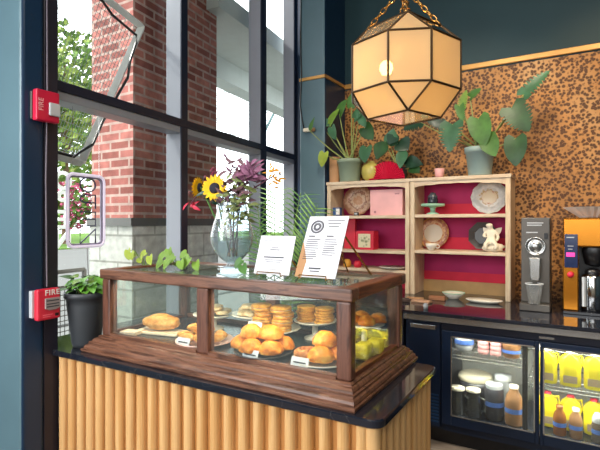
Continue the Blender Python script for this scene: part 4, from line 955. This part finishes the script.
# cherub figurine: one continuous body grown over a stick skeleton
fg = thing('cherub_figurine', 'white seated cherub figurine on the middle shelf of the right bookcase', 'figurine', (-.575, 3.86, 1.2685))
nodes = [(0,0,.085,.034),(.0,0,.115,.030),(-.004,-.004,.148,.031),(-.008,-.008,.174,.015),(-.014,-.012,.204,.030),(-.014,-.014,.222,.022),
         (-.040,-.008,.152,.014),(-.052,-.03,.122,.012),(-.028,-.052,.118,.010),(.034,-.006,.150,.014),(.052,-.012,.112,.012),(.042,-.045,.088,.010),
         (-.022,-.032,.072,.022),(-.034,-.064,.060,.018),(-.03,-.06,.018,.013),(.024,-.03,.068,.022),(.048,-.056,.052,.018),(.030,-.066,.020,.013)]
ed = [(0,1),(1,2),(2,3),(3,4),(4,5),(2,6),(6,7),(7,8),(2,9),(9,10),(10,11),(0,12),(12,13),(13,14),(0,15),(15,16),(16,17)]
me = bpy.data.meshes.new('body'); me.from_pydata([n[:3] for n in nodes], ed, []); bo = bpy.data.objects.new('body', me); COL.objects.link(bo); bo.parent = fg
sk = bo.modifiers.new('skin', 'SKIN'); ss = bo.modifiers.new('smooth', 'SUBSURF'); ss.levels = ss.render_levels = 2
for i, n in enumerate(nodes): me.skin_vertices[0].data[i].radius = (n[3], n[3])
me.skin_vertices[0].data[0].use_root = True; me.materials.append(M['cream'])
bm = B(); blob(bm, (.01,.006,.034), (.080,.052,.040), .35, 4, 3, 3.); obj('rock_seat', bm, 'cream', fg, True, world=False)
for s in (-1, 1):
    bm = B(); leaf(bm, (s*.012,.03,.13), (s*.07,.045,.19), .05, (0,-1,0), 'oval', .1, .1); obj('wing', bm, 'cream', fg, world=False)
# things lying on the back counter
t = thing('shallow_bowl', 'shallow white and green bowl at the foot of the right bookcase', 'bowl', (-.835, 3.75, .9005))
bm = B(); lathe(bm, [(0,0),(.04,0),(.045,.008),(.085,.045),(.082,.048),(.04,.012),(0,.01)], (0,0,0), 32); obj('bowl_body', bm, 'plateW', t, True, world=False)
bm = B(); torus(bm, (0,0,.047), .0835, .003, None, 32, 6); obj('rim', bm, 'mint', t, True, world=False)
bm = B(); lathe(bm, [(0,.004),(.09,.004),(.125,.022),(.123,.026),(.09,.01),(0,.009)], (0,0,0), 36); o = obj('oval_dish', bm, 'plateW', None, True); o.scale = (1.05, .6, 1); tag(place(o, (-.60, 3.68, .8975)), 'white oval dish lying on the counter right of the shallow bowl', 'dish')
for i, (x, y, w, d_, m, rz, lab) in enumerate(((-1.09,3.58,.13,.06,'kraft',.2,'tan folded paper lying at the left end of the counter'),(-1.0,3.45,.14,.07,plain('#c99a7a', .7),-.15,'pinkish paper packet lying on the counter edge'),(-1.13,3.42,.09,.06,plain('#4c3a34', .6),.5,'dark brown leather pouch on the counter'),(-.93,3.62,.12,.05,plain('#a06a48', .6),.1,'brown wooden paddle lying on the counter'))):
    bm = B(); box(bm, -w/2, w/2, -d_/2, d_/2, 0, .012+.006*i); o = obj(('folded_paper','paper_packet','pouch','wood_paddle')[i], bm, m, None, False, .004); tag(place(o, (x, y, .9005), rz), lab, ('paper','packet','pouch','paddle')[i])
bm = B(); lathe(bm, [(0,0),(.016,0),(.018,.03),(.01,.04),(0,.041)], (0,0,0), 16); o = obj('salt_shaker', bm, 'clearish', None, True); tag(place(o, (-.90, 3.2, .9005)), 'small clear shaker on the counter front edge', 'shaker')

# ---- on top of the bookcases
CT = 1.8625
bm = B(); lathe(bm, [(.048,0),(.048,.235),(.04,.235),(.04,.01),(0,.01)], (0,0,0), 28); o = obj('cardboard_tube', bm, 'kraft', None, True); tag(place(o, (-1.93, 3.86, CT)), 'upright cardboard tube at the left end of the bookcase top', 'tube')
ph_ = thing('philodendron', 'tall philodendron in a sage green pot on the left bookcase', 'potted plant', (-1.785, 3.88, CT))
bm = B(); lathe(bm, [(0,0),(.086,0),(.092,.01),(.107,.17),(.116,.172),(.118,.205),(.11,.206),(.105,.19),(0,.185)], (-1.785, 3.88, CT), 36); obj('pot', bm, 'sagepot', ph_, True)
bm = B(); lathe(bm, [(0,.188),(.104,.188),(.104,.18)], (-1.785, 3.88, CT), 24); obj('soil', bm, 'soil', ph_)
def stem_leaf(root, base, tip, end, w, mat, hint=(-.3,-1,.3), shape='heart', notch=0, sag=.03, th=.007, stem='stem'):
    b, t_, e = Vector(base), Vector(tip), Vector(end)
    e = t_.lerp(e, .84); w *= .9
    mid = b.lerp(t_, .55)+Vector((0, -.01, -sag)); bm = B()
    tube(bm, [b*(1-f)**2+mid*2*f*(1-f)+t_*f*f for f in [k/6 for k in range(7)]], [th*(1-.07*k) for k in range(7)], 6); s = obj('stem', bm, stem, root)
    bm = B(); leaf(bm, t_, e, w, hint, shape, .2, .16, notch); subw(root, s, 'leaf', bm, mat, smooth=True)
pb = (-1.785, 3.88, 2.05)
for tip, end, w, m in (((-1.86,3.82,2.48),(-1.77,3.78,2.62),.13,'green1'),((-1.95,3.80,2.40),(-1.84,3.78,2.55),.10,'green3'),((-2.06,3.80,2.44),(-1.92,3.80,2.38),.11,'green5'),((-1.92,3.78,2.36),(-1.86,3.74,2.22),.10,'green5'),((-1.70,3.80,2.42),(-1.56,3.76,2.54),.12,'green5'),((-1.62,3.84,2.34),(-1.52,3.80,2.20),.15,'green2'),((-1.64,3.78,2.46),(-1.58,3.76,2.30),.11,'green5'),((-1.60,3.84,2.16),(-1.62,3.80,2.00),.16,'green5'),((-1.72,3.78,2.52),(-1.70,3.74,2.66),.12,'green1')):
    stem_leaf(ph_, (pb[0]+random.uniform(-.03,.03), pb[1]+random.uniform(-.03,.02), 2.045), tip, end, w, m)
stem_leaf(ph_, (-1.84, 3.80, 2.06), (-1.95, 3.70, 2.12), (-1.97, 3.66, 1.97), .11, 'lime', (0,-1,.2))
stem_leaf(ph_, (-1.80, 3.86, 2.05), (-2.09, 3.68, 2.33), (-2.03, 3.66, 2.47), .05, 'green1', (0,-1,.2), 'blade')
bm = B(); lathe(bm, [(0,0),(.04,0),(.075,.03),(.088,.08),(.08,.13),(.05,.16),(.03,.165),(.03,.18)], (0,0,0), 32); o = obj('round_vase', bm, 'yellowvase', None, True); tag(place(o, (-1.585, 3.90, CT)), 'round mottled yellow green vase between the sage pot and the red fan', 'vase')
# folded red paper fan
bm = B(); c0 = bm.verts.new((0,-.004,.012)); n = 40; arc = []
for k in range(n+1):
    a = PI*k/n; r_ = .165 if k % 2 else .158; arc.append(bm.verts.new((r_*math.cos(a), (-.008 if k % 2 else .006), .004+r_*.98*math.sin(a))))
for k in range(n): bm.faces.new((c0, arc[k], arc[k+1]))
fan = thing('paper_fan', 'open pleated red paper fan standing on the left bookcase', 'fan', (-1.42, 3.845, CT)); obj('pleated_leaf', bm, 'red', fan, world=False)
bm = B(); box(bm, -.16, .16, -.012, .012, 0, .004); obj('base_stick', bm, 'burgundy', fan, world=False)
# dark trailing plant behind the fan
tp = thing('dark_leaf_plant', 'dark green broad leaved plant in a low pot behind the red fan', 'potted plant', (-1.33, 3.93, CT))
bm = B(); lathe(bm, [(0,0),(.05,0),(.065,.1),(.068,.11),(.055,.11),(0,.1)], (-1.33, 3.93, CT), 24); obj('pot', bm, 'blackpot', tp, True)
for tip, end, w, m in (((-1.40,3.90,2.16),(-1.36,3.84,2.33),.16,'green5'),((-1.44,3.86,2.20),(-1.52,3.80,2.02),.16,'green2'),((-1.33,3.90,2.20),(-1.22,3.86,2.10),.18,'green4'),((-1.28,3.88,2.12),(-1.30,3.80,1.93),.12,'green5'),((-1.28,3.90,2.02),(-1.08,3.84,1.98),.13,'green4'),((-1.22,3.90,1.98),(-1.12,3.82,1.90),.12,'green2'),((-1.34,3.88,2.26),(-1.42,3.84,2.16),.15,'green4')):
    stem_leaf(tp, (-1.33, 3.93, 1.96), tip, end, w, m, (0,-1,.35), 'oval')
bm = B(); lathe(bm, [(0,0),(.03,0),(.036,.04),(.04,.075),(.036,.075),(.03,.01),(0,.01)], (0,0,0), 24); o = obj('pink_tumbler', bm, 'pink', None, True); tag(place(o, (-.975, 3.87, CT)), 'small pink tumbler on the right bookcase, beside the monstera pot', 'cup')
mo = thing('monstera', 'monstera in a grey green pot at the right end of the bookcases', 'potted plant', (-.665, 3.89, CT))
bm = B(); lathe(bm, [(0,0),(.08,0),(.086,.01),(.105,.18),(.113,.182),(.116,.225),(.107,.226),(.1,.2),(0,.195)], (-.665, 3.89, CT), 36); obj('pot', bm, 'greypot', mo, True)
bm = B(); lathe(bm, [(0,.2),(.1,.2),(.1,.19)], (-.665, 3.89, CT), 24); obj('soil', bm, 'soil', mo)
for tip, end, w, m, nt in (((-.35,3.88,2.46),(-.15,3.86,2.65),.13,'green5',.55),((-.43,3.86,2.37),(-.29,3.82,2.14),.23,'green2',.35),((-.40,3.84,2.13),(-.40,3.80,1.88),.18,'green2',.0),((-.66,3.80,2.30),(-.60,3.74,2.04),.19,'green1',.0),((-.86,3.82,2.28),(-.88,3.76,2.02),.22,'green5',.5),((-.60,3.80,2.15),(-.52,3.74,1.97),.16,'green1',.0),((-.80,3.88,2.42),(-.76,3.86,2.58),.09,'green3',.5),((-.74,3.90,2.50),(-.64,3.86,2.56),.09,'green1',.4),((-.82,3.88,2.44),(-.78,3.84,2.28),.09,'green1',.3),((-.96,3.9,2.30),(-1.10,3.86,2.36),.12,'green4',.4),((-1.14,3.88,2.34),(-1.30,3.84,2.28),.16,'green4',.5)):
    stem_leaf(mo, (-.665+random.uniform(-.04,.04), 3.89+random.uniform(-.03,.03), 2.06), tip, end, w, m, (-.1,-1,.3), 'heart', nt)

# ================================================================== MACHINES
gr = thing('coffee_grinder', 'grey steel coffee grinder standing against the leopard wall', 'coffee grinder', (-.248, 3.64, .9005))
GX0, GX1, GY = -.337, -.160, 3.555
bm = B(); box(bm, GX0, GX1, GY, GY+.22, .9505, 1.53); obj('housing', bm, 'darksteel', gr, bevel=.006)
bm = B(); box(bm, GX0-.004, GX1+.004, GY-.075, GY+.22, .9005, .95); obj('base', bm, 'darksteel', gr, bevel=.006)
bm = B(); lathe(bm, [(0,.022),(.03,.022),(.036,.012),(.052,.012),(.056,.02),(.062,.02),(.064,0),(0,0)], (-.248, GY-.0, 1.335), 32, Matrix.Rotation(PI/2, 3, 'X')); dl = obj('dial', bm, 'steel', gr, True)
bm = B(); rings(bm, [[(-.284, y, 1.26), (-.212, y, 1.26), (-.216, y, 1.12), (-.232, y, 1.10), (-.264, y, 1.10), (-.280, y, 1.12)] for y in (GY-.05, GY)]); obj('spout', bm, 'steel', gr, bevel=.008)
bm = B(); box(bm, -.30, -.20, GY-.002, GY, 1.49, 1.497); box(bm, -.30, -.21, GY-.002, GY, 1.475, 1.482); box(bm, -.305, -.235, GY-.002, GY, 1.425, 1.432); obj('brand_print', bm, 'clearish', gr)
bm = B(); box(bm, -.195, -.172, GY-.008, GY, 1.385, 1.425); obj('switch', bm, 'black', gr, bevel=.002)
cp_ = thing('plastic_cup', 'clear plastic cup under the grinder spout', 'cup', (-.252, 3.505, .951))
bm = B(); lathe(bm, [(0,0),(.036,0),(.052,.125),(.055,.126),(.055,.133)], (0,0,0), 28); obj('cup_body', bm, 'clearplastic', cp_, True, world=False)
bm = B(); torus(bm, (0,0,.133), .055, .003, None, 28, 6); obj('rim', bm, 'frost', cp_, True, world=False)

br = thing('coffee_brewer', 'gold coffee brewer with touch screen right of the grinder', 'coffee brewer', (.06, 3.66, .9005))
BX0, BX1, BY = -.084, .26, 3.555
bm = B(); box(bm, BX0, BX1, BY-.0, BY+.30, 1.335, 1.528); obj('upper_body', bm, 'gold', br, bevel=.012, seg=3)
bm = B(); box(bm, BX0, .004, BY-.012, BY+.30, .92, 1.333); ft = obj('front_column', bm, 'gold', br, bevel=.006)
bm = B(); box(bm, BX0+.008, .0, BY-.018, BY-.012, 1.20, 1.42); sc_ = obj('touch_screen', bm, 'screen', br, bevel=.002)
bm = B(); box(bm, -.066, -.016, BY-.0195, BY-.018, 1.272, 1.30); subw(br, sc_, 'screen_button', bm, 'screenpink')
bm = B(); box(bm, -.064, -.02, BY-.0195, BY-.018, 1.395, 1.402); box(bm, -.058, -.024, BY-.0195, BY-.018, 1.34, 1.344); box(bm, -.055, -.03, BY-.0195, BY-.018, 1.32, 1.324); subw(br, sc_, 'screen_text', bm, 'clearish')
bm = B(); lathe(bm, [(0,0),(.018,0),(.02,.02),(.012,.03),(0,.03)], (-.04, BY-.012, 1.155), 20, Matrix.Rotation(PI/2, 3, 'X')); obj('tap_knob', bm, 'redbox', br, True)
bm = B(); box(bm, .006, BX1, BY+.16, BY+.30, .92, 1.333); obj('recess_back', bm, 'black', br)
bm = B(); lathe(bm, [(.075,.0),(.08,-.02),(.06,-.11),(.02,-.125),(0,-.125)], (.10, BY+.07, 1.333), 28); obj('brew_basket', bm, 'black', br, True)
bm = B(); box(bm, BX0, BX1, BY-.05, BY+.30, .9005, .92); obj('drip_base', bm, 'blackgloss', br, bevel=.003)
ap = thing('airpot', 'steel thermal server standing in the gold brewer', 'thermal server', (.085, 3.61, .9205))
bm = B(); lathe(bm, [(0,0),(.062,0),(.066,.01),(.066,.21),(.058,.235),(.04,.24)], (0,0,0), 28); obj('body', bm, 'chrome', ap, True, world=False)
bm = B(); lathe(bm, [(.045,.24),(.045,.262),(.02,.275),(0,.276)], (0,0,0), 24); obj('lid', bm, 'black', ap, True, world=False)
bm = B(); tube(bm, [(-.05,-.055,.03),(-.052,-.058,.22)], .011, 8); obj('sight_gauge', bm, 'clearish', ap, world=False)
bm = B(); tube(bm, [(0,-.064,.05),(0,-.095,.05),(0,-.1,.03)], .009, 8); obj('spigot', bm, 'black', ap, world=False)
bm = B(); n = 44
r0, r1 = [], []
for k in range(n): a = 2*PI*k/n; q = 1.07 if k % 2 else .96; r0.append((.075*q*math.cos(a), .075*q*math.sin(a), 0)); r1.append((.17*q*math.cos(a), .17*q*math.sin(a), .07))
rings(bm, [r0, r1], False); bm.faces.new([bm.verts.new(p) for p in r0]); o = obj('coffee_filter_stack', bm, plain('#e4dfd6', .6)); tag(place(o, (.09, 3.72, 1.53)), 'fluted paper coffee filters stacked on the gold brewer', 'coffee filters')

# ================================================================== LIGHT
w = bpy.data.worlds.new('World'); S.world = w; w.use_nodes = True
nt = w.node_tree; nt.nodes.clear(); wo = nt.nodes.new('ShaderNodeOutputWorld'); bg = nt.nodes.new('ShaderNodeBackground')
bg.inputs[0].default_value = (.93, .97, 1.0, 1); bg.inputs[1].default_value = 4.2; nt.links.new(bg.outputs[0], wo.inputs[0])
def area(name, loc, target, sx, sy, e, col):
    l = bpy.data.lights.new(name, 'AREA'); l.shape = 'RECTANGLE'; l.size = sx; l.size_y = sy; l.energy = e; l.color = col
    o = bpy.data.objects.new(name, l); COL.objects.link(o); o.location = loc; o.rotation_euler = (Vector(target)-Vector(loc)).to_track_quat('-Z', 'Y').to_euler(); return o
area('side_window_light', (-2.5, -.75, 1.9), (-1.0, 1.8, 1.25), 1.8, 2.4, 130, (.97, .98, 1.0))
area('shopfront_window_light', (-.4, -2.0, 2.2), (-.6, 2.5, 1.2), 2.6, 2.4, 90, (.95, .98, 1.0))
area('ceiling_panel_light', (.6, 1.2, 4.2), (.2, 2.6, 1.0), 1.6, 1.6, 70, (1, .93, .82))  # unseen overhead fill added to light the closed room
def spot(name, loc, target, e, size, col, blend=.6):
    l = bpy.data.lights.new(name, 'SPOT'); l.energy = e; l.spot_size = R(size); l.spot_blend = blend; l.color = col; l.shadow_soft_size = .06
    o = bpy.data.objects.new(name, l); COL.objects.link(o); o.location = loc; o.rotation_euler = (Vector(target)-Vector(loc)).to_track_quat('-Z', 'Y').to_euler(); return o
spot('track_spot_counter', (.5, 2.2, 4.1), (.3, 4.0, 1.7), 150, 60, (1, .72, .40))
spot('track_spot_shelf', (-.6, 1.6, 4.1), (-1.0, 4.0, 1.6), 190, 55, (1, .86, .66))
spot('track_spot_case', (-.9, .2, 4.1), (-1.1, 1.6, 1.0), 120, 60, (1, .9, .74))
area('fridge_light', (-.2, 3.24, .757), (-.2, 3.40, 0), 1.1, .08, 4.5, (1, .97, .9))
area('fridge_shelf_light', (-.52, 3.225, .58), (-.52, 3.42, .3), .45, .04, 3.2, (1, .97, .9))  # fill strips added under the shelves to brighten the fridge contents
area('fridge_shelf_light', (.06, 3.225, .725), (.06, 3.34, .45), .6, .03, 4.0, (1, .97, .9))
area('fridge_shelf_light', (.06, 3.222, .475), (.06, 3.32, .2), .6, .03, 3.0, (1, .97, .9))
area('case_strip_light', (-1.6, 1.47, 1.232), (-1.6, 1.56, .97), .5, .03, 2.4, (1, .88, .66))  # fill strips added under the case top to brighten the pastries
area('case_strip_light', (-.98, 1.47, 1.232), (-.98, 1.56, .97), .5, .03, 2.4, (1, .88, .66))
sun = bpy.data.lights.new('sun', 'SUN'); sun.energy = 4.5; sun.angle = .05; sun.color = (1, .95, .86); so = bpy.data.objects.new('sun', sun); COL.objects.link(so); so.rotation_euler = (R(48), 0, R(-60))

# ================================================================== CAMERA
cam = bpy.data.cameras.new('camera'); cam.sensor_width = 36; cam.lens = 466/600*36; cam.shift_y = -3/600; cam.clip_start = .02; cam.clip_end = 200
co = bpy.data.objects.new('camera', cam); COL.objects.link(co); co.location = (0, 0, 1.5); co.rotation_euler = (PI/2, 0, R(30.8)); S.camera = co
S.view_settings.view_transform = 'Standard'; S.view_settings.look = 'None'; S.view_settings.exposure = 0.0
for o in S.objects:
    if '_at' in o: del o['_at']
